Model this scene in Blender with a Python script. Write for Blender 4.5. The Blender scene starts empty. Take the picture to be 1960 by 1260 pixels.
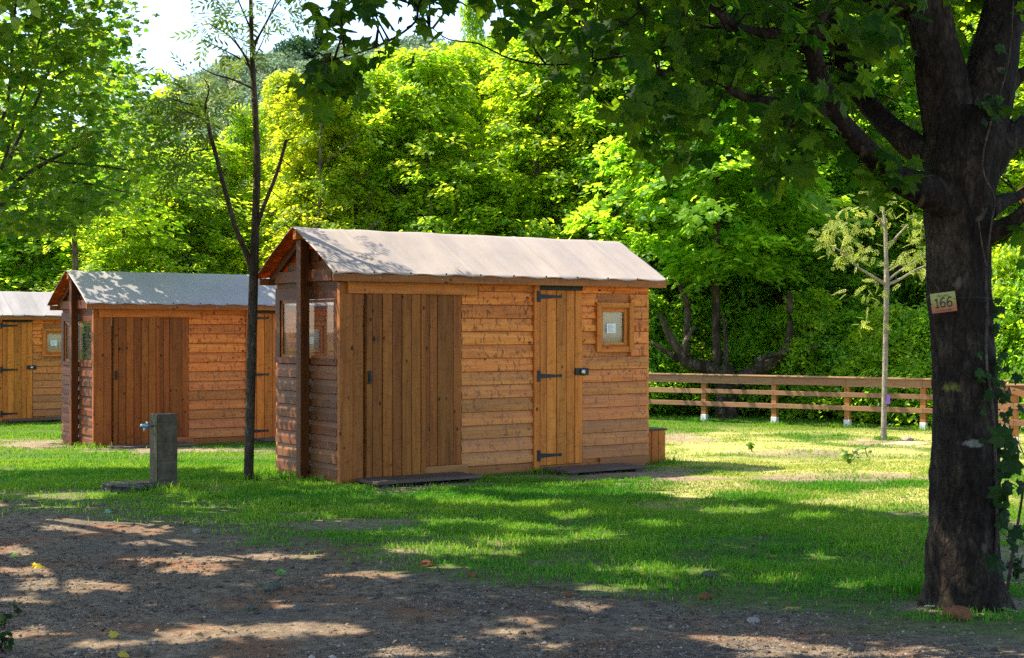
import bpy, bmesh, math, random
import numpy as np
from mathutils import Vector, Matrix, noise as mnoise

rng = np.random.default_rng(11)
random.seed(11)
R = math.radians
SC = bpy.context.scene
COL = SC.collection

# ------------------------------------------------------------------ camera, sky, sun, exposure
FPX, CX, CY, CAMH = 2800.0, 980.0, 630.0, 1.65
cam_d = bpy.data.cameras.new('camera'); cam = bpy.data.objects.new('camera', cam_d); COL.objects.link(cam)
cam.location = (0, 0, CAMH); cam.rotation_euler = (R(90), 0, 0)
cam_d.sensor_width = 36; cam_d.lens = 36 * FPX / 1960; cam_d.clip_end = 3000; cam_d.clip_start = 0.05
SC.camera = cam

SUN_DIR = Vector((1.35, -0.34, -2.2)).normalized()      # the way the light travels
sun_el = math.asin(-SUN_DIR.z)
sun_az = math.atan2(-SUN_DIR.x, -SUN_DIR.y)              # clockwise from +Y
w = bpy.data.worlds.new('World'); SC.world = w; w.use_nodes = True
wt = w.node_tree; bg = wt.nodes['Background']
sky = wt.nodes.new('ShaderNodeTexSky'); sky.sky_type = 'NISHITA'; sky.sun_disc = False
sky.sun_elevation = sun_el; sky.sun_rotation = sun_az; sky.air_density = 0.85; sky.dust_density = 0.8; sky.ozone_density = 1.0
wt.links.new(sky.outputs[0], bg.inputs[0]); bg.inputs[1].default_value = 0.15
sun_d = bpy.data.lights.new('sun', 'SUN'); sun = bpy.data.objects.new('sun', sun_d); COL.objects.link(sun)
sun_d.energy = 4.2; sun_d.angle = R(0.5); sun_d.color = (1.0, 0.91, 0.74)
sun.rotation_euler = SUN_DIR.to_track_quat('-Z', 'Y').to_euler()
SC.view_settings.view_transform = 'Standard'; SC.view_settings.look = 'None'
SC.view_settings.exposure = 1.62; SC.view_settings.gamma = 1.0
SC.cycles.max_bounces = 8; SC.cycles.transparent_max_bounces = 8; SC.cycles.diffuse_bounces = 4
SC.cycles.transmission_bounces = 4; SC.cycles.use_denoising = False
SC.cycles.sample_clamp_indirect = 6

# ------------------------------------------------------------------ small maths
def sstep(t):
    t = np.clip(t, 0, 1); return t * t * (3 - 2 * t)
def _hash(ix, iy, s):
    h = (ix * 374761393 + iy * 668265263 + s * 974634241) & 0x7fffffff
    h = (h ^ (h >> 13)) * 1274126177 & 0x7fffffff
    return ((h ^ (h >> 16)) & 0xffff) / 65535.0
def vnoise(x, y, s=0):
    x = np.asarray(x, float); y = np.asarray(y, float)
    ix = np.floor(x).astype(np.int64); iy = np.floor(y).astype(np.int64)
    fx = x - ix; fy = y - iy; fx = fx * fx * (3 - 2 * fx); fy = fy * fy * (3 - 2 * fy)
    a = _hash(ix, iy, s); b = _hash(ix + 1, iy, s); c = _hash(ix, iy + 1, s); d = _hash(ix + 1, iy + 1, s)
    return (a * (1 - fx) + b * fx) * (1 - fy) + (c * (1 - fx) + d * fx) * fy
def fbm(x, y, s=0, o=4):
    t = 0; a = .5
    for k in range(o):
        t = t + a * vnoise(x * 2 ** k, y * 2 ** k, s + k * 7); a *= .5
    return t / (1 - .5 ** o)
def ground_z(x, y):
    x = np.asarray(x, float); y = np.asarray(y, float)
    z = -0.32 * sstep((y - 14) / 16)
    near = sstep((15 - y) / 4)
    z = z + near * (fbm(x * .5, y * .8, 3) - .5) * .10 + (fbm(x * 1.7, y * 2.3, 5) - .5) * .035 * sstep((34 - y) / 10)
    return z
def P(px, py, Y):
    return Vector(((px - CX) / FPX * Y, Y, CAMH - (py - CY) / FPX * Y))
def to_px(x, y, z):
    y = np.maximum(y, .2)
    return CX + FPX * x / y, CY + FPX * (CAMH - z) / y
def nrm(a):
    return a / np.maximum(np.linalg.norm(a, axis=-1, keepdims=True), 1e-9)

# ------------------------------------------------------------------ objects
def link(o, parent=None):
    COL.objects.link(o)
    if parent: o.parent = parent
    return o
def tag(o, label=None, cat=None, group=None, kind=None):
    if label: o['label'] = label
    if cat: o['category'] = cat
    if group: o['group'] = group
    if kind: o['kind'] = kind
    return o
def empty(name, loc, rz=0, label=None, cat=None, group=None):
    o = bpy.data.objects.new(name, None); o.empty_display_size = .2
    o.location = loc; o.rotation_euler = (0, 0, rz); COL.objects.link(o)
    return tag(o, label, cat, group)
def copy_tree(o, parent=None):
    c = o.copy(); COL.objects.link(c)
    if parent: c.parent = parent
    for ch in list(o.children): copy_tree(ch, c)
    return c
def recolor(o, c):
    o.color = c
    for ch in o.children: recolor(ch, c)
def raw_mesh(name, V, faces, mats, attrs=None, smooth=False, midx=None):
    me = bpy.data.meshes.new(name); V = np.asarray(V, np.float32)
    me.vertices.add(len(V)); me.vertices.foreach_set('co', V.ravel())
    li, ls, c = [], [], 0
    for F in faces:
        F = np.asarray(F, np.int32)
        if not len(F): continue
        k = F.shape[1]; li.append(F.ravel()); ls.append(c + np.arange(len(F)) * k); c += F.size
    li = np.concatenate(li); ls = np.concatenate(ls)
    me.loops.add(c); me.loops.foreach_set('vertex_index', li)
    me.polygons.add(len(ls)); me.polygons.foreach_set('loop_start', ls.astype(np.int32))
    me.polygons.foreach_set('use_smooth', np.full(len(ls), bool(smooth)))
    if midx is not None: me.polygons.foreach_set('material_index', np.asarray(midx, np.int32))
    me.update(calc_edges=True)
    for k, a in (attrs or {}).items():
        a = np.asarray(a, np.float32)
        if a.ndim == 1:
            me.attributes.new(k, 'FLOAT', 'POINT').data.foreach_set('value', a)
        else:
            me.attributes.new(k, 'FLOAT_VECTOR', 'POINT').data.foreach_set('vector', a.ravel())
    for m in (mats if isinstance(mats, (list, tuple)) else [mats]): me.materials.append(m)
    return me
def mobj(name, me, parent=None, loc=None):
    o = bpy.data.objects.new(name, me)
    if loc is not None: o.location = loc
    return link(o, parent)

# wooden boards and boxes: every board carries its own grain coordinates
class MB:
    def __init__(s): s.V = []; s.F = []; s.gc = []; s.b = []; s.w = []
    def hexa(s, v8, axis=0, wth=0.0, brd=None, off=None):
        """v8: bottom ring (4, counter-clockwise from above) then top ring"""
        o = sum(len(v) for v in s.V); v8 = np.asarray(v8, float)
        s.V.append(v8)
        s.F += [[o, o + 3, o + 2, o + 1], [o + 4, o + 5, o + 6, o + 7]] + [[o + i, o + (i + 1) % 4, o + 4 + (i + 1) % 4, o + 4 + i] for i in range(4)]
        idx = [axis, (axis + 1) % 3, (axis + 2) % 3]
        s.gc.append(v8[:, idx] + (np.array([random.random() * 60, random.random() * 9, random.random() * 9]) if off is None else off))
        s.b.append(np.full(8, random.random() if brd is None else brd)); s.w.append(np.full(8, wth))
    def box(s, x0, x1, y0, y1, z0, z1, axis=0, wth=0.0, brd=None, j=0.0):
        if j:
            y0 += random.uniform(-j, j); y1 += random.uniform(-j, j) * .2
        s.hexa([(x0, y0, z0), (x1, y0, z0), (x1, y1, z0), (x0, y1, z0), (x0, y0, z1), (x1, y0, z1), (x1, y1, z1), (x0, y1, z1)], axis, wth, brd)
    def build(s, name, mat, parent=None, bevel=0.0):
        me = raw_mesh(name, np.concatenate(s.V), [s.F], mat, dict(gc=np.concatenate(s.gc), brd=np.concatenate(s.b), wth=np.concatenate(s.w)))
        if bevel:
            bm = bmesh.new(); bm.from_mesh(me)
            bmesh.ops.bevel(bm, geom=list(bm.edges), offset=bevel, segments=1, affect='EDGES', clamp_overlap=True)
            bm.to_mesh(me); bm.free()
        return mobj(name, me, parent)

def catmull(pts, rad, n):
    p = np.array([tuple(a) for a in pts], float); r = np.array(rad, float)
    P0 = np.vstack([2 * p[0] - p[1], p, 2 * p[-1] - p[-2]]); out = []; ro = []
    for i in range(len(p) - 1):
        a, b, c, d = P0[i:i + 4]
        for k in range(n):
            t = k / n
            out.append(.5 * ((2 * b) + (c - a) * t + (2 * a - 5 * b + 4 * c - d) * t * t + (3 * b - a - 3 * c + d) * t ** 3)); ro.append(r[i] * (1 - t) + r[i + 1] * t)
    out.append(p[-1]); ro.append(r[-1]); return np.array(out), np.array(ro)
class TB:
    """tubes: trunks, limbs, twigs, pipes"""
    def __init__(s): s.V = []; s.F = []; s.n = 0
    def tube(s, pts, rad, sides=8, n=4, rough=0.0, seed=0, flute=0.0):
        p, r = catmull(pts, rad, n) if n > 1 else (np.array([tuple(a) for a in pts], float), np.array(rad, float))
        T = np.gradient(p, axis=0); T = nrm(T)
        ref = np.array([0, 0, 1.]) if abs(T[0, 2]) < .8 else np.array([0, 1., 0]); ref = np.tile(ref, (len(p), 1))
        B = nrm(np.cross(T, ref)); N = np.cross(B, T)
        a = np.arange(sides) / sides * 2 * np.pi
        ring = np.cos(a)[None, :, None] * B[:, None] + np.sin(a)[None, :, None] * N[:, None]
        rr = np.tile(r[:, None], (1, sides))
        if rough:
            L = np.cumsum(np.r_[0, np.linalg.norm(np.diff(p, axis=0), axis=1)])
            q = p[:, None] + ring * rr[..., None]
            nz = np.array([[mnoise.fractal(Vector((c[0] * 6 + seed, c[1] * 6, c[2] * 3)), .9, 2.1, 4) for c in row] for row in q])
            rr = rr * (1 + rough * nz)
            if sides > 40:
                zz = q[..., 2]; rr = rr * (1 + .10 * np.exp(-np.clip(zz, 0, 9) / .10) * (.35 + np.abs(np.cos(2.3 * a + .6))[None] ** 2)); rr = rr * (1 + .02 * np.array([[mnoise.fractal(Vector((c[0] * 26, c[1] * 26, c[2] * 9)), 1, 2, 3) for c in row] for row in q]))
        V = p[:, None] + ring * rr[..., None]
        o = s.n; m = len(p); s.V.append(V.reshape(-1, 3))
        for i in range(m - 1):
            for k in range(sides):
                s.F.append((o + i * sides + k, o + i * sides + (k + 1) % sides, o + (i + 1) * sides + (k + 1) % sides, o + (i + 1) * sides + k))
        s.V.append(np.array([p[0], p[-1]])); c0 = o + m * sides; s.n += m * sides + 2
        for k in range(sides):
            s.F.append((c0, o + (k + 1) % sides, o + k, o + k)); e = o + (m - 1) * sides
            s.F.append((c0 + 1, e + k, e + (k + 1) % sides, e + (k + 1) % sides))
        return s
    def mesh(s, name, mat, smooth=True):
        q = [f for f in s.F if f[2] != f[3]]; t = [f[:3] for f in s.F if f[2] == f[3]]
        return raw_mesh(name, np.concatenate(s.V), [q, t], mat, smooth=smooth)
    def build(s, name, mat, parent=None): return mobj(name, s.mesh(name, mat), parent)

# ------------------------------------------------------------------ leaves
def fan(out, c):
    pts = [c] + out; n = len(out)
    return np.array(pts, float), np.array([(0, i + 1, (i + 1) % n + 1) for i in range(n)])
_h = [(0, .10), (.28, -.04), (.34, .12), (.58, .24), (.42, .38), (.50, .70), (.25, .62), (.13, .82), (0, 1.04)]
_mo = _h + [(-x, y) for x, y in _h[-2:0:-1]]
MAPLE = fan([(x, y, (.05 - abs(x) * .34 - .30 * (y - .3) ** 2 + .05 * math.sin(9 * x + 7 * y))) for x, y in _mo], (0, .36, .05))
_s = [(0, 0), (.36, .18), (.3, .45), (.3, .72), (0, 1), (-.3, .72), (-.3, .45), (-.36, .18)]
STAR = (np.array([(0, 0, 0), (.5, .3, -.06), (.18, .42, 0), (.3, .8, -.05), (0, 1, -.08), (-.3, .8, -.05), (-.18, .42, 0), (-.5, .3, -.06)]), np.array([(0, 1, 2), (0, 2, 6), (0, 6, 7), (2, 3, 4), (2, 4, 6), (6, 4, 5)]))
DIAM = (np.array([(0, 0, 0), (.34, .42, .07), (0, 1, -.08), (-.34, .42, .07)]), np.array([(0, 1, 2), (0, 2, 3)]))
LANCE = (np.array([(0, 0, 0), (.145, .4, .02), (0, 1, -.1), (-.145, .4, .02)]), np.array([(0, 1, 2), (0, 2, 3)]))
def compound(pairs, ll, ang, droop):
    V, F = [], []; base = LANCE[0]
    spots = [(k + 1) / (pairs + .6) for k in range(pairs)]
    items = [(y, s) for y in spots for s in (-1, 1)] + [(1.0, 0)]
    for y, s in items:
        a = s * ang; c, sn = math.cos(a), math.sin(a); o = len(V)
        for x, yy, z in base:
            X, Y = x * ll, yy * ll
            V.append((X * c + Y * sn, y + (-X * sn + Y * c), z * ll - droop * y * y - droop * .4 * yy * ll))
        F += [(o, o + 1, o + 2), (o, o + 2, o + 3)]
    o = len(V); V += [(-.008, 0, 0), (.008, 0, 0), (0, 1, -droop)]; F.append((o, o + 1, o + 2))
    return np.array(V), np.array(F)
ASH = compound(4, .42, R(52), .22)
def leaf_cloud(C, N, D, S, shape):
    """one leaf per row: base C, normal N, tip direction D, length S"""
    sv, sf = shape; N = nrm(N); D = D - (D * N).sum(1, keepdims=True) * N; T = nrm(D); B = np.cross(T, N)
    V = C[:, None] + S[:, None, None] * (sv[None, :, 0:1] * B[:, None] + sv[None, :, 1:2] * T[:, None] + sv[None, :, 2:3] * N[:, None])
    n, k = len(C), len(sv)
    return V.reshape(-1, 3), (sf[None] + (np.arange(n) * k)[:, None, None]).reshape(-1, 3)
class LB:
    def __init__(s): s.V = []; s.F = []; s.t = []; s.n = 0
    def add(s, C, N, D, S, shape, tint):
        if not len(C): return
        V, F = leaf_cloud(np.asarray(C, float), np.asarray(N, float), np.asarray(D, float), np.asarray(S, float), shape)
        s.V.append(V); s.F.append(F + s.n); s.n += len(V); s.t.append(np.repeat(tint, len(shape[0])))
    def mesh(s, name, mat): return raw_mesh(name, np.concatenate(s.V), [np.concatenate(s.F)], mat, dict(tint=np.concatenate(s.t)))
    def build(s, name, mat, parent=None): return mobj(name, s.mesh(name, mat), parent)

# ------------------------------------------------------------------ materials
class NT:
    def __init__(s, name):
        s.m = bpy.data.materials.new(name); s.m.use_nodes = True; s.t = s.m.node_tree; s.t.nodes.clear()
        s.out = s.n('OutputMaterial')
    def n(s, typ, **kw):
        nd = s.t.nodes.new('ShaderNode' + typ)
        for k, v in kw.items():
            if k.startswith('i_'): nd.inputs[k[2:].replace('_', ' ')].default_value = v
            else: setattr(nd, k, v)
        return nd
    def l(s, a, b): s.t.links.new(a, b)
    def attr(s, name, out='Fac'): return s.n('Attribute', attribute_name=name).outputs[out]
    def math(s, op, a, b=None, c=None, clamp=False):
        nd = s.n('Math', operation=op, use_clamp=clamp)
        for i, v in enumerate((a, b, c)):
            if v is None: continue
            if isinstance(v, (int, float)): nd.inputs[i].default_value = v
            else: s.l(v, nd.inputs[i])
        return nd.outputs[0]
    def mix(s, f, a, b, mode='MIX'):
        nd = s.n('Mix', data_type='RGBA', blend_type=mode, clamp_factor=True)
        for i, v in ((0, f), (6, a), (7, b)):
            if isinstance(v, (int, float)): nd.inputs[i].default_value = v
            elif isinstance(v, tuple): nd.inputs[i].default_value = (*v, 1) if len(v) == 3 else v
            else: s.l(v, nd.inputs[i])
        return nd.outputs[2]
    def vmul(s, v, k):
        nd = s.n('VectorMath', operation='MULTIPLY'); s.l(v, nd.inputs[0]); nd.inputs[1].default_value = k; return nd.outputs[0]
    def noise(s, v, scale, detail=4, rough=.55, dist=0):
        nd = s.n('TexNoise'); nd.inputs['Scale'].default_value = scale; nd.inputs['Detail'].default_value = detail
        nd.inputs['Roughness'].default_value = rough; nd.inputs['Distortion'].default_value = dist
        if v is not None: s.l(v, nd.inputs['Vector'])
        return nd.outputs[0]
    def ramp(s, f, *st):
        nd = s.n('ValToRGB'); e = nd.color_ramp.elements
        while len(e) < len(st): e.new(.5)
        for q, (p, c) in zip(e, st): q.position = p; q.color = (*c, 1) if isinstance(c, tuple) else (c, c, c, 1)
        s.l(f, nd.inputs[0]); return nd.outputs[0]
    def bump(s, h, strength=.3, dist=.01):
        nd = s.n('Bump'); nd.inputs['Strength'].default_value = strength; nd.inputs['Distance'].default_value = dist
        s.l(h, nd.inputs['Height']); return nd.outputs[0]
    def bsdf(s, col, rough=.6, spec=.3, normal=None, **kw):
        nd = s.n('BsdfPrincipled')
        if isinstance(col, tuple): nd.inputs['Base Color'].default_value = (*col, 1)
        else: s.l(col, nd.inputs['Base Color'])
        if isinstance(rough, (int, float)): nd.inputs['Roughness'].default_value = rough
        else: s.l(rough, nd.inputs['Roughness'])
        nd.inputs['Specular IOR Level'].default_value = spec
        for k, v in kw.items(): nd.inputs[k].default_value = v
        if normal is not None: s.l(normal, nd.inputs['Normal'])
        return nd.outputs[0]
    def done(s, sh): s.l(sh, s.out.inputs[0]); return s.m
    def mixsh(s, f, a, b):
        nd = s.n('MixShader')
        if isinstance(f, (int, float)): nd.inputs[0].default_value = f
        else: s.l(f, nd.inputs[0])
        s.l(a, nd.inputs[1]); s.l(b, nd.inputs[2]); return nd.outputs[0]

def wood(name, dark, mid, light, grey=(.46, .235, .108), rough=.62, flame=.28):
    t = NT(name); gc = t.attr('gc', 'Vector'); brd = t.attr('brd'); wth = t.attr('wth')
    oi = t.n('ObjectInfo').outputs['Color']
    warp = t.noise(t.vmul(gc, (1.3, 5, 5)), 1.0, 3)
    g = t.noise(t.vmul(gc, (1.6, 26, 26)), 1.0, 6, .6, .9)
    broad = t.noise(t.vmul(gc, (.9, 7, 7)), 1.0, 4, .6, 1.2)
    f = t.math('ADD', t.math('MULTIPLY', g, .55), t.math('MULTIPLY', broad, .45))
    c = t.ramp(f, (.30, dark), (.50, mid), (.70, light))
    # flame figure and knots
    vor = t.n('TexVoronoi'); vor.inputs['Scale'].default_value = 1; vor.inputs['Randomness'].default_value = 1
    va = t.n('VectorMath', operation='ADD'); t.l(t.vmul(gc, (5.0, 8.0, 8.0)), va.inputs[0])
    t.l(t.vmul(t.n('TexNoise', i_Scale=9.0).outputs[1], (.12, .12, .12)), va.inputs[1]); t.l(va.outputs[0], vor.inputs['Vector'])
    kd = t.math('SUBTRACT', vor.outputs['Distance'], t.math('MULTIPLY', vor.outputs['Color'], .10))
    knot = t.ramp(kd, (.02, 0.0), (.09, 1.0))
    streak = t.noise(t.vmul(gc, (15, 6.5, 6.5)), 1.0, 3, .6, 1.6)
    sm = t.ramp(streak, (.37, 0.0), (.45, 1.0))
    c = t.mix(t.math('MULTIPLY', t.math('SUBTRACT', 1, sm), flame), c, (dark[0] * .45, dark[1] * .36, dark[2] * .36))
    c = t.mix(t.math('SUBTRACT', 1, knot), c, (dark[0] * .30, dark[1] * .25, dark[2] * .25))
    c = t.mix(t.math('MULTIPLY', wth, .75), c, t.mix(g, tuple(v * .72 for v in grey), grey))
    hs = t.n('HueSaturation'); t.l(c, hs.inputs['Color'])
    t.l(t.math('MULTIPLY_ADD', brd, .42, .80), hs.inputs['Value'])
    t.l(t.math('MULTIPLY_ADD', t.math('FRACT', t.math('MULTIPLY', brd, 7.3)), .010, .493), hs.inputs['Hue'])
    c = t.mix(1.0, hs.outputs[0], oi, 'MULTIPLY')
    return t.done(t.bsdf(c, rough, .25, t.bump(t.math('ADD', g, t.math('MULTIPLY', knot, .4)), .25, .004)))
M_SIDE = wood('siding_wood', (.25, .055, .008), (.72, .218, .032), (.88, .345, .058), flame=.75)
M_DOOR = wood('door_wood', (.25, .070, .009), (.55, .175, .023), (.69, .26, .038))
M_SLIDE = wood('sliding_door_wood', (.13, .036, .005), (.29, .092, .012), (.40, .145, .020))
M_POST = wood('post_wood', (.15, .045, .007), (.30, .098, .016), (.40, .15, .027))
M_FENCE = wood('fence_wood', (.17, .075, .030), (.27, .125, .050), (.35, .17, .072), (.34, .22, .15))
M_PINE = wood('fence_post_wood', (.22, .09, .024), (.36, .15, .040), (.44, .20, .06))
M_PORCH_SHADE = wood('shaded_porch_wood', (.050, .0135, .002), (.125, .034, .0045), (.19, .058, .008))  # orange wood darkened in colour to stand for deep shade under the overhang
M_STEP = wood('step_wood', (.05, .032, .022), (.085, .056, .042), (.12, .085, .065), (.14, .12, .10))

def canvas(name, rgb, under=False):
    t = NT(name); oc = t.n('TexCoord').outputs['Object']; oi = t.n('ObjectInfo').outputs['Color']
    st = t.noise(oc, 1.7, 5, .6); fold = t.noise(t.vmul(oc, (2.2, .5, .5)), 1.0, 3)
    c = t.mix(t.ramp(st, (.35, .0), (.7, 1.0)), tuple(v * .86 for v in rgb), rgb)
    drip = t.noise(t.vmul(oc, (7, .9, .9)), 1.0, 5, .65); c = t.mix(t.math('MULTIPLY', t.ramp(drip, (.50, 0.0), (.75, 1.0)), .22), c, tuple(v * .55 for v in rgb))
    spk = t.noise(oc, 34, 2, .5); c = t.mix(t.math('MULTIPLY', t.ramp(spk, (.70, 0.0), (.74, 1.0)), .6), c, (.10, .08, .05))
    c = t.mix(1.0, c, oi, 'MULTIPLY')
    tr = t.n('BsdfTranslucent'); tr.inputs[0].default_value = (.45, .22, .09, 1) if not under else (.70, .15, .022, 1)
    return t.done(t.mixsh(.14 if not under else .7, t.bsdf(c, .55, .3, t.bump(fold, .5, .03)), tr.outputs[0]))
M_CANVAS = canvas('cream_canvas', (.40, .335, .285)); M_LINING = canvas('brown_lining', (.45, .13, .03), True)

def plain(name, rgb, rough=.5, metal=0.0, spec=.4, nscale=30, var=.25):
    t = NT(name); oc = t.n('TexCoord').outputs['Object']; nz = t.noise(oc, nscale, 4)
    c = t.mix(nz, tuple(v * (1 - var) for v in rgb), tuple(min(1, v * (1 + var)) for v in rgb))
    return t.done(t.bsdf(c, rough, spec, t.bump(nz, .15, .003), Metallic=metal))
M_IRON = plain('black_iron', (.018, .018, .018), .5, .3)
M_DARK = plain('dark_interior', (.03, .02, .014), .9)
M_PAPER = plain('paper', (.80, .80, .78), .8, 0, .2, 60, .04)
M_INK = plain('printed_ink', (.25, .25, .27), .8)
M_STEEL = plain('steel', (.55, .55, .55), .35, .9)
M_GALV = plain('galvanised_shoe', (.62, .62, .62), .6, .2, .4, 50, .12)
M_BLIND = plain('beige_blind', (.48, .38, .20), .8, 0, .2, 14, .2)
M_TAP = plain('blue_tap_metal', (.25, .48, .60), .3, .6, .5, 20, .2)
M_PURPLE = plain('purple_ribbon', (.28, .12, .55), .6)
def glass(name, tint, haze):
    t = NT(name); tr = t.n('BsdfTransparent'); tr.inputs[0].default_value = (*tint, 1)
    gl = t.n('BsdfGlossy'); gl.inputs[1].default_value = .03; gl.inputs[0].default_value = (.9, .9, .9, 1)
    df = t.n('BsdfDiffuse'); df.inputs[0].default_value = (.45, .42, .42, 1)
    return t.done(t.mixsh(haze, t.mixsh(.05, tr.outputs[0], gl.outputs[0]), df.outputs[0]))
M_GLASS = glass('window_glass', (.92, .92, .90), .03); M_FILM = glass('clear_plastic_sheet', (.90, .88, .90), .03)

def bark(name, dark, mid, light, sc=1.0, patches=()):
    t = NT(name); oc = t.n('TexCoord').outputs['Object']
    a = t.noise(t.vmul(oc, (9 * sc, 9 * sc, 2.6 * sc)), 1.0, 6, .65, .6); b = t.noise(oc, 3.5 * sc, 5, .6)
    fine = t.noise(t.vmul(oc, (42 * sc, 42 * sc, 24 * sc)), 1.0, 5, .7)
    f = t.math('ADD', t.math('ADD', t.math('MULTIPLY', a, .4), t.math('MULTIPLY', b, .3)), t.math('MULTIPLY', fine, .3))
    c = t.ramp(f, (.40, dark), (.50, mid), (.60, light))
    vo = t.n('TexVoronoi', feature='DISTANCE_TO_EDGE'); vo.inputs['Scale'].default_value = 1; t.l(t.vmul(oc, (17 * sc, 17 * sc, 6 * sc)), vo.inputs['Vector']); crk = t.ramp(t.math('ADD', vo.outputs['Distance'], t.math('MULTIPLY', fine, .12)), (.05, 0.0), (.16, 1.0))
    c = t.mix(t.math('MULTIPLY', t.math('SUBTRACT', 1, crk), .38), c, tuple(v * .5 for v in dark)); f = t.math('ADD', f, t.math('MULTIPLY', crk, .12))
    lic = t.ramp(t.noise(oc, 7.0 * sc, 3, .5, .4), (.66, 0.0), (.70, 1.0))
    c = t.mix(t.math('MULTIPLY', lic, .5), c, tuple(min(1, v * 2.2) for v in light))
    nz = t.noise(oc, 26, 6, .75)
    for pos, rad, col in patches:
        d = t.n('VectorMath', operation='SUBTRACT'); t.l(oc, d.inputs[0]); d.inputs[1].default_value = pos
        e = t.n('VectorMath', operation='DIVIDE'); t.l(d.outputs[0], e.inputs[0]); e.inputs[1].default_value = rad
        ln = t.n('VectorMath', operation='LENGTH'); t.l(e.outputs[0], ln.inputs[0])
        mk = t.ramp(t.math('MULTIPLY', t.math('ADD', ln.outputs['Value'], t.math('MULTIPLY', nz, 1.5)), .5), (.70, 1.0), (.86, 0.0))
        c = t.mix(mk, c, col)
    return t.done(t.bsdf(c, .85, .15, t.bump(f, 1.0, .05)))
T0 = P(1843, 1140, 8.9)
def tpatch(px, py, rx, rz, col):
    q = P(px, py, 8.66) ; return ((q.x, q.y, q.z), (rx, .16, rz), col)
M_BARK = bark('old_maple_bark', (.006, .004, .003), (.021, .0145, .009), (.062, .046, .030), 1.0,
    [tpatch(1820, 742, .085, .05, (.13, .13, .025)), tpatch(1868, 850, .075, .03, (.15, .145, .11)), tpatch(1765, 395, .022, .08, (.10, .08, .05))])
M_BARK2 = bark('slim_bark', (.035, .025, .018), (.075, .055, .04), (.13, .10, .075), 1.6)
M_BARKW = bark('pale_sapling_bark', (.17, .14, .10), (.30, .26, .20), (.42, .37, .30), 2.0)
M_FORK = bark('forked_bark', (.02, .014, .009), (.055, .04, .026), (.14, .11, .075), 1.0)
M_BARKB = bark('woodland_bark', (.05, .038, .025), (.12, .09, .055), (.24, .19, .12), .8)

def leafmat(name, dark, light, tr_a, tr_b, tr=.45, rough=.45, spec=.35):
    t = NT(name); ti = t.attr('tint'); oi = t.n('ObjectInfo').outputs['Color']
    c = t.mix(1.0, t.mix(ti, dark, light), oi, 'MULTIPLY')
    b = t.n('BsdfTranslucent'); t.l(t.mix(1.0, t.mix(ti, tr_a, tr_b), oi, 'MULTIPLY'), b.inputs[0])
    return t.done(t.mixsh(tr, t.bsdf(c, rough, spec), b.outputs[0]))
M_LEAF = leafmat('woodland_leaf', (.06, .15, .012), (.25, .36, .032), (.40, .68, .018), (.88, .90, .045), .66)
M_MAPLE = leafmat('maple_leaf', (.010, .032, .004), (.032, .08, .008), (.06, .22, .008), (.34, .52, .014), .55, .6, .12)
M_LEFT = leafmat('left_tree_leaf', (.022, .08, .012), (.09, .18, .02), (.15, .40, .015), (.48, .64, .03), .55)
M_ASHL = leafmat('ash_leaf', (.05, .11, .018), (.12, .20, .03), (.18, .32, .02), (.36, .44, .03), .42)
M_PALE = leafmat('pale_sapling_leaf', (.18, .26, .04), (.40, .46, .10), (.45, .55, .05), (.80, .80, .12), .5)
M_GRASS = leafmat('grass_blade', (.030, .16, .008), (.13, .28, .018), (.06, .34, .006), (.38, .55, .02), .45, .55, .25)
M_DRY = leafmat('dry_grass_blade', (.26, .24, .06), (.56, .50, .16), (.36, .38, .06), (.66, .62, .16), .35, .7, .2)
M_IVY = leafmat('ivy_leaf', (.008, .025, .004), (.022, .055, .008), (.02, .06, .005), (.06, .12, .01), .3, .6, .15)
M_SCRUB = leafmat('hillside_scrub_leaf', (.11, .185, .09), (.28, .37, .20), (.13, .19, .08), (.26, .35, .17), .25, .8, .1)
M_HTREE = leafmat('hilltop_tree_leaf', (.025, .07, .03), (.06, .13, .045), (.05, .12, .03), (.10, .18, .05), .3, .7, .1)

# ------------------------------------------------------------------ ground
BX = [-3000, 0, 120, 250, 420, 560, 640, 720, 900, 1100, 1300, 1500, 1700, 1960, 4000]
BY = [950, 962, 972, 990, 1008, 1030, 1048, 1064, 1104, 1128, 1150, 1172, 1195, 1215, 1260]
BARE = [(1300, 838, 95, 9, .9), (1560, 868, 150, 8, .8), (1690, 846, 70, 9, .8), (1640, 915, 220, 8, .85), (1400, 930, 120, 5, .5), (1130, 909, 300, 15, 1.0), (800, 931, 150, 14, 1.0),
        (390, 930, 95, 8, .8), (660, 1003, 110, 12, .8), (590, 985, 50, 6, .7), (60, 851, 110, 9, 1.0), (370, 862, 220, 5, 1.0), (1940, 1085, 70, 80, .95), (1845, 1163, 130, 22, .9),
        (880, 1040, 150, 14, .55), (1090, 1082, 120, 10, .45), (50, 945, 130, 10, .6), (1750, 985, 60, 6, .35), (1310, 890, 40, 4, .0), (760, 1058, 60, 10, .7)]
def masks(x, y):
    z = ground_z(x, y); px, py = to_px(x, y, z)
    wob = (fbm(x * 1.6, y * 1.6, 21) - .5); wf = (fbm(x * 2.6, y * 5, 27, 5) - .5)
    b = np.interp(px, BX, BY) + wob * 46
    g = sstep((b - py + wf * 60) / 75 + .5)
    bare = np.zeros_like(g)
    for cx, cy, rx, ry, k in BARE:
        d = np.sqrt(((px - cx) / rx) ** 2 + ((py - cy) / ry) ** 2) + wob * 1.2 + wf * 1.6
        bare = np.maximum(bare, k * sstep((1.25 - d) / .7))
    front = (y < 2)
    g = np.where(front, 0, g)
    dry = sstep((px - 1180 + wob * 200) / 120) * sstep((985 - py) / 30) * sstep((py - 812) / 26)
    dry = dry * sstep((fbm(x * .9, y * .7, 41) - .30) / .35)
    return g, bare, dry, px, py
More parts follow.
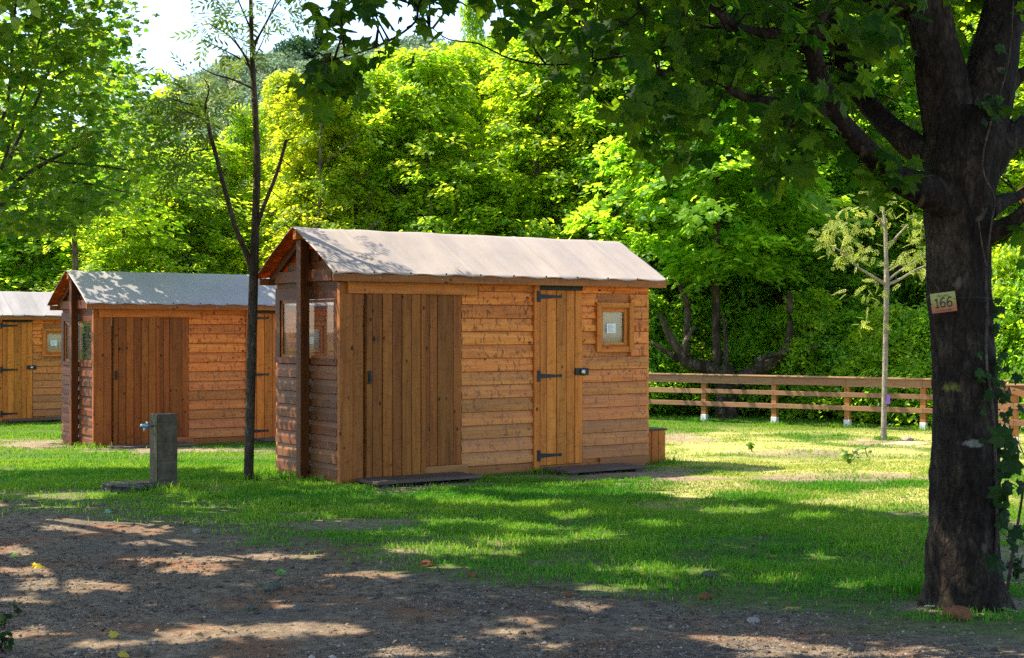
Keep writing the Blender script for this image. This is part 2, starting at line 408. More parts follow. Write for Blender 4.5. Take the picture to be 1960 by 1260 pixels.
def axis_pts(a, b, st, lo, hi):
    core = np.arange(a, b, st); L = [a]; R_ = [b]; s = st
    while L[-1] > lo: s *= 1.25; L.append(L[-1] - s)
    s = st
    while R_[-1] < hi: s *= 1.25; R_.append(R_[-1] + s)
    return np.array(L[:0:-1] + list(core) + R_)
gx = axis_pts(-9, 9, .075, -500, 500); gy = axis_pts(5, 34, .08, -60, 900)
GX, GY = np.meshgrid(gx, gy); gz = ground_z(GX, GY)
gg, gb, gd, _, _ = masks(GX.ravel(), GY.ravel())
nx = len(gx); ii = np.arange((len(gy) - 1) * (nx - 1)); i0 = (ii // (nx - 1)) * nx + ii % (nx - 1)
t = NT('soil_and_turf'); oc = t.n('TexCoord').outputs['Object']
n1 = t.noise(oc, 1.1, 6, .6); n2 = t.noise(oc, 9, 5, .65); n3 = t.noise(oc, 60, 4, .7); n4 = t.noise(t.vmul(oc, (.45, 1.1, 1)), 1.0, 4)
n5 = t.noise(oc, 26, 5, .75)
dirt = t.ramp(t.mix(.5, n2, n5), (.34, (.062, .044, .028)), (.50, (.165, .120, .080)), (.66, (.32, .245, .170)))
dirt = t.mix(t.ramp(n1, (.50, 0.0), (.68, .8)), dirt, t.mix(n2, (.15, .055, .022), (.27, .115, .05)))
grav = t.ramp(n3, (.36, (.05, .042, .036)), (.52, (.11, .092, .075)), (.68, (.26, .22, .18)))
gm = t.ramp(n4, (.55, 0.0), (.66, .85))
dirt = t.mix(t.math('MULTIPLY', gm, .85), dirt, grav)
dirt = t.mix(t.math('MULTIPLY', t.ramp(n3, (.3, 1.0), (.42, 0.0)), .6), dirt, (.05, .035, .025))
turf = t.ramp(n2, (.30, (.05, .085, .015)), (.55, (.085, .13, .022)), (.75, (.16, .15, .05)))
straw = t.ramp(t.mix(.5, n2, n5), (.32, (.22, .24, .05)), (.5, (.40, .36, .11)), (.68, (.58, .45, .24)))
ga, ba, da = t.attr('grass'), t.attr('bare'), t.attr('dry')
earth = t.ramp(n2, (.3, (.15, .105, .07)), (.55, (.26, .19, .13)), (.75, (.38, .29, .20)))
c = t.mix(ga, dirt, t.mix(da, turf, straw)); c = t.mix(t.math('MULTIPLY', ga, ba), c, earth)
hh = t.math('ADD', t.math('ADD', t.math('MULTIPLY', n3, .4), t.math('MULTIPLY', n5, .6)), n2)
M_GROUND = t.done(t.bsdf(c, .95, .12, t.bump(hh, .9, .03)))
me = raw_mesh('ground', np.stack([GX.ravel(), GY.ravel(), gz.ravel()], 1), [np.stack([i0, i0 + 1, i0 + nx + 1, i0 + nx], 1)], M_GROUND, dict(grass=gg, bare=gb, dry=gd), smooth=True)
tag(mobj('ground', me), kind='structure')

# ------------------------------------------------------------------ grass
def scatter_grass(n, y0, y1, hmin, hmax, wid, dens_dry):
    u = rng.random(n); Y = y0 + (y1 - y0) * u ** .8
    X = (rng.random(n) * 2 - 1) * Y * .385
    g, b, d, px, py = masks(X, Y)
    pat = fbm(X * 2.3, Y * 2.3, 77)
    edge = sstep((np.interp(px, BX, BY) - py) / 130 + .22)
    prob = g ** 1.5 * (1 - b * .96) * np.clip(.25 + 1.5 * (pat - .3) * 1.6 , .1, 1) * (.22 + .78 * edge) * (1 - .45 * d)
    # no blades inside the huts
    c, s = math.cos(H_ROT), math.sin(H_ROT)
    for hx, hy, hz in HUTS:
        lx = (X - hx) * c + (Y - hy) * s; ly = -(X - hx) * s + (Y - hy) * c
        prob = np.where((lx > -.02) & (lx < 4.3) & (ly > -.03) & (ly < 1.6), 0, prob)
        tuft = (lx > -.3) & (lx < 4.4) & (ly > -.18) & (ly <= 0)
        prob = np.where(tuft, np.maximum(prob, .5 * (vnoise(lx * 2.1, ly * 0, 5) > .52)), prob)
    k = rng.random(n) < prob
    X, Y, d, pat = X[k], Y[k], d[k], pat[k]
    return X, Y, d, pat
TUFTS = [(-2.72, 16.85, .3), (-2.45, 16.35, .28), (-2.1, 15.95, .25), (.35, 17.0, .3), (1.85, 18.4, .3), (2.05, 18.6, .25), (-3.5, 14.85, .22), (-3.3, 15.2, .2), (-3.9, 14.9, .2), (-2.9, 16.05, .15), (6.34, 25.0, .2), (-6.5, 22.4, .4), (4.0, 31.0, .25), (5.36, 30.0, .25), (6.55, 29.1, .25), (7.9, 28.2, .25), (-1.0, 16.0, .12), (2.5, 9.3, .2), (3.1, 9.2, .25)]
H_ROT = math.atan2(2800, 4037)
HUTS = [(-1.834, 15.66, 0.0), (-6.45, 22.62, -.20), (-12.9, 29.4, -.31)]
def blades(name, X, Y, d, pat, hmin, hmax, wid):
    TX = np.concatenate([rng.normal(a, c * .5, 150) for a, b, c in TUFTS]); TY = np.concatenate([rng.normal(b, c * .4, 150) for a, b, c in TUFTS])
    c_, s_ = math.cos(H_ROT), math.sin(H_ROT); inh = np.zeros(len(TX), bool)
    for hx, hy, hz in HUTS:
        lx = (TX - hx) * c_ + (TY - hy) * s_; ly = -(TX - hx) * s_ + (TY - hy) * c_; inh |= (lx > -.04) & (lx < 4.3) & (ly > -.05) & (ly < 1.6)
    TX, TY = TX[~inh], TY[~inh]; nt = len(TX); big = np.r_[np.ones(len(X)), np.full(nt, 2.3)]
    X, Y, d, pat = np.r_[X, TX], np.r_[Y, TY], np.r_[d, np.zeros(nt)], np.r_[pat, np.full(nt, .5)]
    n = len(X); Z = ground_z(X, Y) - .004
    h = (hmin + (hmax - hmin) * rng.random(n) ** 1.6) * np.clip(.55 + 1.1 * pat, .5, 1.35) * (1 - .45 * d) * big
    a = rng.random(n) * 6.283; lean = rng.normal(0, .38, (n, 2)) * h[:, None]
    wv = wid * (.6 + .8 * rng.random(n)) * (1 + Y / 22)
    dx, dy = np.cos(a) * wv, np.sin(a) * wv
    V = np.zeros((n, 5, 3))
    V[:, 0] = np.stack([X - dx, Y - dy, Z], 1); V[:, 1] = np.stack([X + dx, Y + dy, Z], 1)
    mx, my, mz = X + lean[:, 0] * .35, Y + lean[:, 1] * .35, Z + h * .6
    V[:, 2] = np.stack([mx - dx * .75, my - dy * .75, mz], 1); V[:, 3] = np.stack([mx + dx * .75, my + dy * .75, mz], 1)
    V[:, 4] = np.stack([X + lean[:, 0], Y + lean[:, 1], Z + h * (1 - .25 * np.hypot(lean[:, 0], lean[:, 1]) / h)], 1)
    o = np.arange(n)[:, None] * 5
    Q = (np.array([[0, 1, 3, 2]])[None] + o[..., None]).reshape(-1, 4); T = (np.array([[2, 3, 4]])[None] + o[..., None]).reshape(-1, 3)
    dryb = rng.random(n) < (.04 + .42 * d)
    mi = np.concatenate([dryb, dryb]).astype(int)
    ti = np.clip(.10 + .5 * rng.random(n) + .6 * (pat - .45) + 1.3 * (fbm(X * .55, Y * .9, 17) - .48) + .3 * d, 0, 1)
    me = raw_mesh(name, V.reshape(-1, 3), [Q, T], [M_GRASS, M_DRY], dict(tint=np.repeat(ti, 5)), midx=mi)
    return tag(mobj(name, me), kind='stuff')
GA = scatter_grass(560000, 8.2, 19, .03, .09, .004, 1)
GB = scatter_grass(260000, 17, 33, .04, .1, .005, 1)
gX = [np.concatenate([a, b]) for a, b in zip(GA, GB)]
blades('grass', *gX, .017, .055, .0025)

# ------------------------------------------------------------------ gravel and litter on the track
def scatter_pebbles(n):
    Y = 7.0 + 9 * rng.random(n) ** 1.5; X = (rng.random(n) * 2 - 1) * Y * .38
    g, b, d, px, py = masks(X, Y); k = rng.random(n) < np.clip(1 - g + .35 * b, 0, 1) * (.15 + .85 * (fbm(X * .7, Y * 1.1, 90) > .5))
    X, Y = X[k], Y[k]; n = len(X); Z = ground_z(X, Y)
    s = .0035 + .008 * rng.random(n) ** 4 + .010 * (rng.random(n) < .006)
    base = np.array([(1, 0, 0), (0, 1, 0), (-1, 0, 0), (0, -1, 0), (0, 0, .7), (0, 0, -.7)], float)
    V = base[None] * s[:, None, None] * (.6 + .8 * rng.random((n, 6, 1)))
    a = rng.random(n) * 6.28; ca, sa = np.cos(a)[:, None], np.sin(a)[:, None]
    V = np.stack([V[..., 0] * ca - V[..., 1] * sa, V[..., 0] * sa + V[..., 1] * ca, V[..., 2]], 2) + np.stack([X, Y, Z + s * .25], 1)[:, None]
    F = np.array([(0, 1, 4), (1, 2, 4), (2, 3, 4), (3, 0, 4), (1, 0, 5), (2, 1, 5), (3, 2, 5), (0, 3, 5)])
    return V.reshape(-1, 3), (F[None] + (np.arange(n) * 6)[:, None, None]).reshape(-1, 3), np.repeat(rng.random(n), 6)
t = NT('pebble_stone'); ti = t.attr('tint')
M_PEB = t.done(t.bsdf(t.ramp(ti, (0, (.05, .038, .028)), (.5, (.11, .088, .068)), (.85, (.17, .14, .11)), (1, (.32, .28, .24))), .85, .2))
V, F, T = scatter_pebbles(70000)
def clods(n):
    Y = 7.0 + 8 * rng.random(n) ** 1.3; X = (rng.random(n) * 2 - 1) * Y * .38; g, b, d, px, py = masks(X, Y); k = rng.random(n) < np.clip(1.05 - g, 0, 1) * (fbm(X * .9, Y * 1.5, 95) > .45); X, Y = X[k], Y[k]; n = len(X)
    a = np.arange(8) / 8 * 6.283; base = np.concatenate([np.stack([np.cos(a), np.sin(a), 0 * a - .2], 1), np.stack([.8 * np.cos(a + .4), .8 * np.sin(a + .4), 0 * a + .4], 1), [[0, 0, .75]]])
    s_ = .006 + .018 * rng.random(n) ** 3; V = base[None] * s_[:, None, None] * (.65 + .7 * rng.random((n, 17, 1))) * (.7 + .6 * rng.random((n, 1, 3))) + np.stack([X, Y, ground_z(X, Y)], 1)[:, None]
    F = [(i, (i + 1) % 8, 8 + i) for i in range(8)] + [((i + 1) % 8, 8 + (i + 1) % 8, 8 + i) for i in range(8)] + [(8 + i, 8 + (i + 1) % 8, 16) for i in range(8)]
    return V.reshape(-1, 3), (np.array(F)[None] + (np.arange(n) * 17)[:, None, None]).reshape(-1, 3), np.repeat(rng.random(n) * .5, 17)
V2, F2, T2 = clods(6000); F = np.concatenate([F, F2 + len(V)]); V = np.concatenate([V, V2]); T = np.concatenate([T, T2])
tag(mobj('gravel', raw_mesh('gravel', V, [F], M_PEB, dict(tint=T))), kind='stuff')
n = 1300; Y = 7.2 + 8 * rng.random(n) ** 1.3; X = (rng.random(n) * 2 - 1) * Y * .37
lb = LB(); lb.add(np.stack([X, Y, ground_z(X, Y) + .008], 1), rng.normal(0, .35, (n, 3)) + [0, 0, 1], rng.normal(0, 1, (n, 3)), .02 + .04 * rng.random(n) ** 2, DIAM, rng.random(n))
M_LITTER = leafmat('dead_leaf', (.10, .06, .03), (.24, .17, .09), (.1, .06, .02), (.2, .14, .05), .2, .7, .2)
tag(lb.build('leaf_litter', M_LITTER), kind='stuff')

# ------------------------------------------------------------------ huts
def lap_wall(mb, segs, z0, rows, pitch, face, wfun=lambda k: 0, hole=None, ztop=9):
    """overlapping boards. segs: ranges along the wall; face(a, depth, z) -> xyz with depth outwards"""
    for k in range(rows):
        za = z0 + k * pitch; zb = min(za + pitch - .009, ztop)
        for (a0, a1) in segs:
            parts = [(a0, a1)]
            if hole and zb > hole[2] and za < hole[3] and a0 < hole[1] and a1 > hole[0]:
                parts = [(a0, hole[0]), (hole[1], a1)]
            for (p, q) in parts:
                if q - p < .02: continue
                e = random.uniform(0, .006); wv_ = np.clip(wfun(k) + random.uniform(-.12, .12), 0, 1); bv = random.random(); zm = za + (zb - za) * random.uniform(.50, .60)
                of = np.array([random.random() * 60, random.random() * 9, random.random() * 9]); ax = int(np.argmax(np.abs(np.array(face(1, 0, 0)) - np.array(face(0, 0, 0)))))
                for (ua, ub, da, db) in ((za, zm, .040, .037), (zm + .0005, zb, .027, .014)):
                    j1, j2 = random.uniform(-.002, .002), random.uniform(-.002, .002)
                    v = [face(p + e, 0, ua), face(q, 0, ua), face(p + e, da + j1, ua), face(q, da + j2, ua), face(p + e, 0, ub), face(q, 0, ub), face(p + e, db + j1, ub), face(q, db + j2, ub)]
                    mb.hexa([v[2], v[3], v[1], v[0], v[6], v[7], v[5], v[4]], ax, wv_ if ub < zb else min(1, wv_ + .15), bv, of)  # thinner upper strip greyed beyond its weathering, deepening the shade there
L_, W_ = 4.26, 1.545
RIDGE_T, RIDGE_Z, SLOPE = .70, 2.781, .5575
def roof_z(t_): return RIDGE_Z - SLOPE * abs(t_ - RIDGE_T)
def make_hut(name):
    root = empty(name, (0, 0, 0))
    # core walls
    m = MB(); front = lambda a, d, z: (a, -d, z)
    lap_wall(m, [(.30, .34), (1.515, 2.505), (3.225, L_)], .10, 15, .1525, front, lambda k: np.clip(.85 - k * .085, 0, 1), (3.455, 3.975, 1.40, 1.94), 2.33)
    m.box(.02, L_ - .02, .004, .022, .02, 1.385, 0, .5, .1); m.box(.02, 3.455, .004, .022, 1.385, 2.36, 0, .5, .1); m.box(3.975, L_ - .02, .004, .022, 1.385, 2.36, 0, .5, .1); m.box(3.455, 3.975, .004, .022, 1.94, 2.36, 0, .5, .1)
    m.build('wall', M_SIDE, root)
    m = MB(); gab = lambda a, d, z: (-d, W_ - a, z)     # left gable, a runs from back to front
    lap_wall(m, [(0.02, W_ - .02)], .05, 8, .151, gab, lambda k: .1)
    m.box(.004, .02, .05, W_ - .05, 0.02, 1.25, 1, 0, .1)
    m.box(-.05, .03, .0, W_, 1.262, 1.33, 1, 0, .6)
    m.box(-.03, .05, 0.004, .10, 1.331, 1.975, 2, 0, .9); m.box(-.03, .05, W_ - .12, W_ - .004, 1.331, 1.975, 2, 0, .4)
    for k in range(5):
        za = 1.977 + k * .14; zb = za + .137
        half = (RIDGE_Z - .10 - zb) / SLOPE
        a0, a1 = max(.01, RIDGE_T - half), min(W_ - .01, RIDGE_T + half)
        if a1 - a0 > .1: m.box(-.03 - .004 * (k % 2), .0, a0, a1, za, zb, 1, 0, None)
    m.build('wall', M_PORCH_SHADE, root)
    m = MB()                                              # back wall, with the opening one looks through
    for k in range(15):
        za = .05 + k * .1525
        if 1.27 < za + .076 < 1.98:
            m.box(.0, .07, W_ + .002, W_ + .03, za, za + .149); m.box(1.30, L_, W_ + .002, W_ + .03, za, za + .149)
        else: m.box(0, L_, W_ + .002, W_ + .03, za, za + .149)
    m.build('wall', M_SIDE, root)
    m = MB()
    for k in range(17):
        za = .05 + k * .1525; half = (RIDGE_Z - .08 - za - .149) / SLOPE
        a0, a1 = max(.0, RIDGE_T - half), min(W_, RIDGE_T + half)
        if a1 - a0 > .1: m.box(L_ + .002, L_ + .03, a0, a1, za, za + .149, 1)
    m.build('wall', M_SIDE, root)
    m = MB(); m.box(1.36, 1.40, .03, W_ - .01, .03, 2.3, 2); m.box(.02, L_ - .02, .03, W_ - .01, .03, .06, 0); m.build('partition', M_POST, root)
    # porch windows: clear sheets in the gable and in the back wall
    for k, args in enumerate([(-.002, .002, .10, W_ - .12, 1.33, 1.974), (.08, 1.29, W_ + .012, W_ + .016, 1.27, 1.99)]):
        m = MB(); m.box(*args, 1); pw = m.build('porch_window', M_FILM, root)
        if k == 0:
            m = MB(); m.box(-.012, .03, .10, .14, 1.33, 1.974, 2); m.box(-.012, .03, W_ - .16, W_ - .12, 1.33, 1.974, 2); m.box(-.012, .03, .141, W_ - .161, 1.33, 1.36, 1); m.box(-.012, .03, .141, W_ - .161, 1.94, 1.974, 1)
            m.build('window_frame', M_POST, pw)
    # corner pilaster of two upright boards
    m = MB(); m.box(-.044, .115, -.062, -.002, .0, 2.15, 2, 0, .75); m.box(.118, .243, -.058, -.002, .0, 2.03, 2, 0, .45); m.build('corner_board', M_POST, root, .003)
    # header board
    m = MB(); m.box(.045, 1.69, -.095, -.064, 2.032, 2.175, 0, .1, .6); m.build('header_board', M_DOOR, root, .003)
    m = MB(); m.box(.246, .266, -.02, -.003, .03, 2.11, 2, 0, 0); m.build('door_gap', M_DARK, root)
    # fixed upright boards behind and the longer sliding leaf
    m = MB(); xs = [1.02, 1.09, 1.19, 1.40, 1.512]
    for k in range(4):
        m.box(xs[k] + .003, xs[k + 1] - .003, -.048 + .004 * (k % 2), -.004, .13, 2.060, 2, 0, None)
    m.build('plank_panel', M_SLIDE, root, .002)
    m = MB(); xs = [.268, .345, .468, .590, .712, .835, .955, 1.015]
    for k in range(7):
        zb = .025 + .004 * k
        m.box(xs[k] + .004, xs[k + 1] - .004, -.082 + .006 * ((k * 3) % 2) - random.uniform(0, .004), -.055, zb, 2.030, 2, 0, None)
    m.box(.272, 1.01, -.054, -.050, .04, 2.03, 2, 0, 0)
    sd = m.build('sliding_door', M_SLIDE, root, .002)
    m = MB(); m.box(.285, .325, -.10, -.083, 1.06, 1.20, 2); m.box(.292, .318, -.112, -.101, 1.09, 1.17, 2); m.build('pull_handle', M_IRON, sd, .003)
    m = MB(); m.box(.25, .262, -.03, -.019, 1.9, 2.1, 2); m.build('bolt', M_STEEL, sd)
    # hinged door with jamb
    m = MB(); m.box(2.507, 2.586, -.062, -.002, .0, 2.20, 2, 0, .7); m.build('door_jamb', M_DOOR, root, .003)
    m = MB(); m.box(2.590, 3.222, -.060, -.03, 2.112, 2.165, 0, 0, 0); m.build('door_track', M_IRON, root)
    m = MB(); xs = [2.590, 2.69, 2.835, 2.98, 3.105, 3.218]
    for k in range(5):
        m.box(xs[k] + .004, xs[k + 1] - .004, -.056 + .004 * (k % 2), -.018, .055, 2.105, 2, .0, None)
    m.box(2.592, 3.214, -.017, -.004, .06, 2.10, 2, 0, 0)
    dr = m.build('door', M_DOOR, root, .002)
    for z in (2.03, 1.10, .17):
        m = MB(); m.box(2.545, 2.592, -.070, -.0625, z - .065, z + .065, 2)
        m.hexa([(2.592, -.066, z - .028), (2.87, -.066, z - .012), (2.87, -.058, z - .012), (2.592, -.058, z - .028), (2.592, -.066, z + .028), (2.87, -.066, z + .012), (2.87, -.058, z + .012), (2.592, -.058, z + .028)], 0)
        m.hexa([(2.87, -.066, z - .017), (2.905, -.066, z - .017), (2.905, -.058, z - .017), (2.87, -.058, z - .017), (2.87, -.066, z + .017), (2.905, -.066, z + .017), (2.905, -.058, z + .017), (2.87, -.058, z + .017)], 0)
        m.build('hinge', M_IRON, dr)
    m = MB(); m.box(3.10, 3.215, -.075, -.056, 1.10, 1.185, 0); m.box(3.228, 3.30, -.075, -.040, 1.10, 1.185, 0); m.box(3.216, 3.228, -.07, -.058, 1.125, 1.16, 0); m.build('latch', M_IRON, dr, .003)
    tb = TB(); tb.tube([(3.20, -.10, 1.14), (3.20, -.077, 1.14)], [.03, .03], 12, 1); tb.build('padlock', M_STEEL, dr)
    # window with casing, sash, blind and taped notice
    wn = mobj('window', raw_mesh('window', [(3.46, .012, 1.40), (3.97, .012, 1.40), (3.97, .012, 1.94), (3.46, .012, 1.94)], [[(0, 1, 2, 3)]], M_BLIND), root)
    m = MB(); m.box(3.43, 3.50, -.07, 0, 1.372, 1.968, 2, 0, .6); m.box(3.93, 4.0, -.07, 0, 1.372, 1.968, 2, 0, .4); m.box(3.502, 3.928, -.066, 0, 1.372, 1.44, 0, 0, .7); m.box(3.502, 3.928, -.066, 0, 1.905, 1.968, 0, 0, .8)
    m.build('window_casing', M_DOOR, wn, .003)
    m = MB(); m.box(3.503, 3.545, -.035, 0, 1.442, 1.903, 2, 0, .7); m.box(3.875, 3.927, -.035, 0, 1.442, 1.903, 2, 0, .5); m.box(3.547, 3.873, -.033, 0, 1.442, 1.485, 0, 0, .8); m.box(3.547, 3.873, -.033, 0, 1.855, 1.903, 0, 0, .9)
    m.box(3.515, 3.915, -.052, -.036, 1.446, 1.462, 0, 0, .3)
    m.build('sash', M_DOOR, wn, .003)
    m = MB(); m.box(3.548, 3.872, -.012, -.008, 1.486, 1.854, 0); m.build('pane', M_GLASS, wn)
    m = MB(); m.box(3.615, 3.755, -.0165, -.0150, 1.60, 1.715, 0); nt = m.build('notice', M_PAPER, wn)
    m = MB()
    for k in range(6): m.box(3.635, 3.735 - .02 * (k % 3), -.0176, -.0170, 1.618 + k * .015, 1.6225 + k * .015, 0)
    m.build('notice_print', M_INK, wn)
    # skirting along the foot
    for bb in ((1.02, 1.60, -.045, -.004, -.01, .125, 0, .4, .8), (1.605, 2.505, -.03, -.004, -.08, .085, 0, .3, .5), (2.59, 4.22, -.028, -.004, -.14, .05, 0, .3, .6), (3.5, L_, -.035, -.0285, .0, .095, 0, .5, .3), (-.01, .0, .02, W_, -.15, .05, 1, .2, .4)):
        m = MB(); m.box(*bb); m.build('skirting_board', M_POST, root)
    # roof: fascias, rafters, ridge beam, posts
    m = MB(); m.box(-.21, 4.37, -.243, -.205, 2.155, 2.236, 0, .15, .6); m.build('fascia_board', M_POST, root, .003)
    m = MB(); m.box(-.19, 4.37, 1.605, 1.64, 2.155, 2.232, 0, .1, .5); m.build('fascia_board', M_POST, root)
    m = MB(); m.box(-.20, 4.35, RIDGE_T - .035, RIDGE_T + .035, 2.64, 2.735, 0, 0, .9); m.build('ridge_beam', M_DOOR, root)
    for x0 in (-.075, 1.4, 2.9, 4.30):
        for (ta, tb_) in ((-.20, RIDGE_T - .036), (RIDGE_T + .036, 1.60)):
            za, zb = roof_z(ta) - .016, roof_z(tb_) - .016
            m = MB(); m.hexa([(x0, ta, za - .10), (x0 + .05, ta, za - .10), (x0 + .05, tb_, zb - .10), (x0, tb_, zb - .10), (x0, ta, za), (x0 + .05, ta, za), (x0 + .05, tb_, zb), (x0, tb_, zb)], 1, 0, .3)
            m.build('rafter', M_PORCH_SHADE, root)
    m = MB(); m.box(-.165, -.055, RIDGE_T - .08, RIDGE_T + .03, -.03, 2.63, 2, 0, .35); m.build('post', M_PORCH_SHADE, root, .004)
    m = MB(); m.box(-.079, -.032, .06, 1.45, 2.17, 2.30, 1, 0, .6); m.build('tie_beam', M_PORCH_SHADE, root, .003)
    # canvas
    nx_, nt_ = 260, 28
    xs = np.linspace(-.225, 4.385, nx_); ts = np.concatenate([np.linspace(-.262, RIDGE_T, nt_), np.linspace(RIDGE_T, 1.655, nt_)[1:]])
    XX, TT = np.meshgrid(xs, ts); d = np.abs(TT - RIDGE_T); z = RIDGE_Z - SLOPE * d
    z = z - .010 * np.exp(-(d / .03) ** 2)
    fr = np.clip(d / .95, 0, 1)
    sag = ((np.abs(np.mod((XX + .2) / .80, 1) - .5) - .25) * .045 + (fbm(XX * 2.3, TT * 1.2, 31) - .5) * .03 + (fbm(XX * 7 + TT * 4, TT * 2.2, 33) - .5) * .012) * np.sin(np.pi * np.clip(fr, 0.03, 1)) ** .5
    corner = np.exp(-((XX + .2) / .25) ** 2) * fr ** 2 + np.exp(-((XX - 4.5) / .3) ** 2) * fr ** 2
    z = z + sag * 1.5 + .006 * np.exp(-((np.mod(XX + .2, 1.18) - .59) / .022) ** 2)
    scal = .008 * np.cos((XX) * 2 * np.pi / .44) * (fr > .985)
    z = z + scal
    n_ = nx_ * len(ts); top = np.stack([XX.ravel(), TT.ravel(), z.ravel()], 1); bot = top.copy(); bot[:, 2] -= .010
    q = []; mi = []
    def I(i, k): return i * nx_ + k
    for i in range(len(ts) - 1):
        for k in range(nx_ - 1):
            q.append((I(i, k), I(i, k + 1), I(i + 1, k + 1), I(i + 1, k))); mi.append(0)
            q.append((n_ + I(i, k), n_ + I(i + 1, k), n_ + I(i + 1, k + 1), n_ + I(i, k + 1))); mi.append(1)
    for i in range(len(ts) - 1):
        q.append((I(i, 0), I(i + 1, 0), n_ + I(i + 1, 0), n_ + I(i, 0))); mi.append(0)
        q.append((I(i + 1, nx_ - 1), I(i, nx_ - 1), n_ + I(i, nx_ - 1), n_ + I(i + 1, nx_ - 1))); mi.append(0)
    for k in range(nx_ - 1):
        q.append((I(0, k + 1), I(0, k), n_ + I(0, k), n_ + I(0, k + 1))); mi.append(0)
        e = len(ts) - 1; q.append((I(e, k), I(e, k + 1), n_ + I(e, k + 1), n_ + I(e, k))); mi.append(0)
    rf = mobj('canvas_roof', raw_mesh('canvas_roof', np.concatenate([top, bot]), [q], [M_CANVAS, M_LINING], smooth=True, midx=mi), root)
    tb = TB(); tb.tube([(0, .004, 0), (0, -.007, 0)], [.011, .008], 8, 1); stud = tb.mesh('stud', M_IRON)
    for k in range(11): mobj('stud', stud, rf, (-.19 + k * .454, -.262, roof_z(-.25) + .004))
    tb = TB(); tb.tube([(0, .002, 0), (0, -.004, 0)], [.008, .006], 6, 1); scr = tb.mesh('screw', M_STEEL)
    for k in range(6): mobj('screw', scr, root, (.35 + k * .78, -.244, 2.195))
    for k in range(3): mobj('screw', scr, root, (.2 + k * .6, -.0955, 2.13))
    return root
hut = make_hut('wooden_hut'); hut.location = HUTS[0]; hut.rotation_euler = (0, 0, H_ROT)
tag(hut, 'nearest brown plank hut with cream canvas roof, front door and small window in full view', 'hut', 'plank huts with canvas roofs')
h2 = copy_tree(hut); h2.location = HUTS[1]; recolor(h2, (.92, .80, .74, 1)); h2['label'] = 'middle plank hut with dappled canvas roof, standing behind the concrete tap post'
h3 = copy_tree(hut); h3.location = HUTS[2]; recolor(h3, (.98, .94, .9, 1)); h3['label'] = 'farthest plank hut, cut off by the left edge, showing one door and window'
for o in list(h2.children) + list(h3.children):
    if o.name.startswith('canvas_roof'): o.color = (.86, .95, 1.08, 1)  # cool tint puts bluish shade into the canvas colour of the rear roofs

# steps of dark boards before the doors
def make_step(w_):
    r = empty('door_step', (0, 0, 0)); m = MB()
    for k in range(4):
        m.box(random.uniform(0, .012), w_ - random.uniform(0, .012), -.56 + k * .122, -.56 + k * .122 + .114, .055, .085 + random.uniform(-.003, .003), 0, .3)
    m.build('boards', M_STEP, r, .003)
    for x in (.08, w_ - .16):
        m = MB(); m.box(x, x + .08, -.53, -.10, -.06, .054, 1); m.build('bearer', M_STEP, r)
    return r
def place_local(o, hut_i, lx, ly, lz):
    hx, hy, hz = HUTS[hut_i]; c, s = math.cos(H_ROT), math.sin(H_ROT)
    o.location = (hx + lx * c - ly * s, hy + lx * s + ly * c, hz + lz); o.rotation_euler = (0, 0, H_ROT)
    return o
st1 = make_step(1.32); st2 = make_step(1.18)
G_ST = 'dark board steps at the hut doors'
tag(place_local(st1, 0, .10, -.05, -.03), 'dark weathered board step below the sliding plank door of the nearest hut', 'step', G_ST)
tag(place_local(st2, 0, 2.58, -.05, -.05), 'dark board step below the hinged door of the nearest hut', 'step', G_ST)
tag(place_local(copy_tree(st1), 1, .10, -.05, -.03), 'dark step below the sliding door of the middle hut, partly behind the tap post', 'step', G_ST)
tag(place_local(copy_tree(st2), 1, 2.58, -.05, -.02), 'dark step below the hinged door of the middle hut, beside the thin tree', 'step', G_ST)
tag(place_local(copy_tree(st2), 2, 2.58, -.05, -.02), 'dark step below the door of the farthest hut at the left edge', 'step', G_ST)
# little plank box against the end of the near hut
bx = empty('plank_box', (0, 0, 0)); m = MB()
for k in range(4): m.box(k * .118 + .003, k * .118 + .113, 0, .02, -.10, .365, 2)
for k in range(4): m.box(.453, .475, .03 + k * .118, .03 + k * .118 + .112, -.10, .365, 2)
m.box(.0, .45, .47, .49, -.10, .365, 2); m.box(.0, .018, .03, .46, -.1, .365, 2)
m.build('side_boards', M_DOOR, bx, .002); m = MB(); m.box(-.01, .49, -.015, .50, .366, .388, 0); m.build('lid', M_STEP, bx, .003)
tag(place_local(bx, 0, 4.31, .25, 0), 'low wooden plank box with dark lid beside the right end of the nearest hut', 'box')

# ------------------------------------------------------------------ concrete tap post
tp = empty('water_post', (-3.65, 15.05, float(ground_z(-3.65, 15.05)) - .01), H_ROT, 'mossy square concrete post with a blue tap, on the lawn before the middle hut', 'water tap')
def rough_block(name, x0, x1, y0, y1, z0, z1, mat, parent, amp=.006, cuts=10, seed=0):
    bm = bmesh.new(); bmesh.ops.create_cube(bm, size=1)
    for v in bm.verts: v.co = Vector((x0 + (v.co.x + .5) * (x1 - x0), y0 + (v.co.y + .5) * (y1 - y0), z0 + (v.co.z + .5) * (z1 - z0)))
    bmesh.ops.bevel(bm, geom=list(bm.edges), offset=.008, segments=2, affect='EDGES')
    bmesh.ops.subdivide_edges(bm, edges=[e for e in bm.edges if e.calc_length() > .05], cuts=cuts, use_grid_fill=True)
    for v in bm.verts:
        v.co += Vector([mnoise.fractal(v.co * 14 + Vector((seed + 9 * i, i * 3, 0)), 1, 2, 3) for i in range(3)]) * amp
    me = bpy.data.meshes.new(name); bm.to_mesh(me); bm.free(); me.materials.append(mat); return mobj(name, me, parent)
t = NT('mossy_concrete'); oc = t.n('TexCoord').outputs['Object']; nz = t.noise(oc, 9, 6, .65); n2 = t.noise(oc, 3.2, 4)
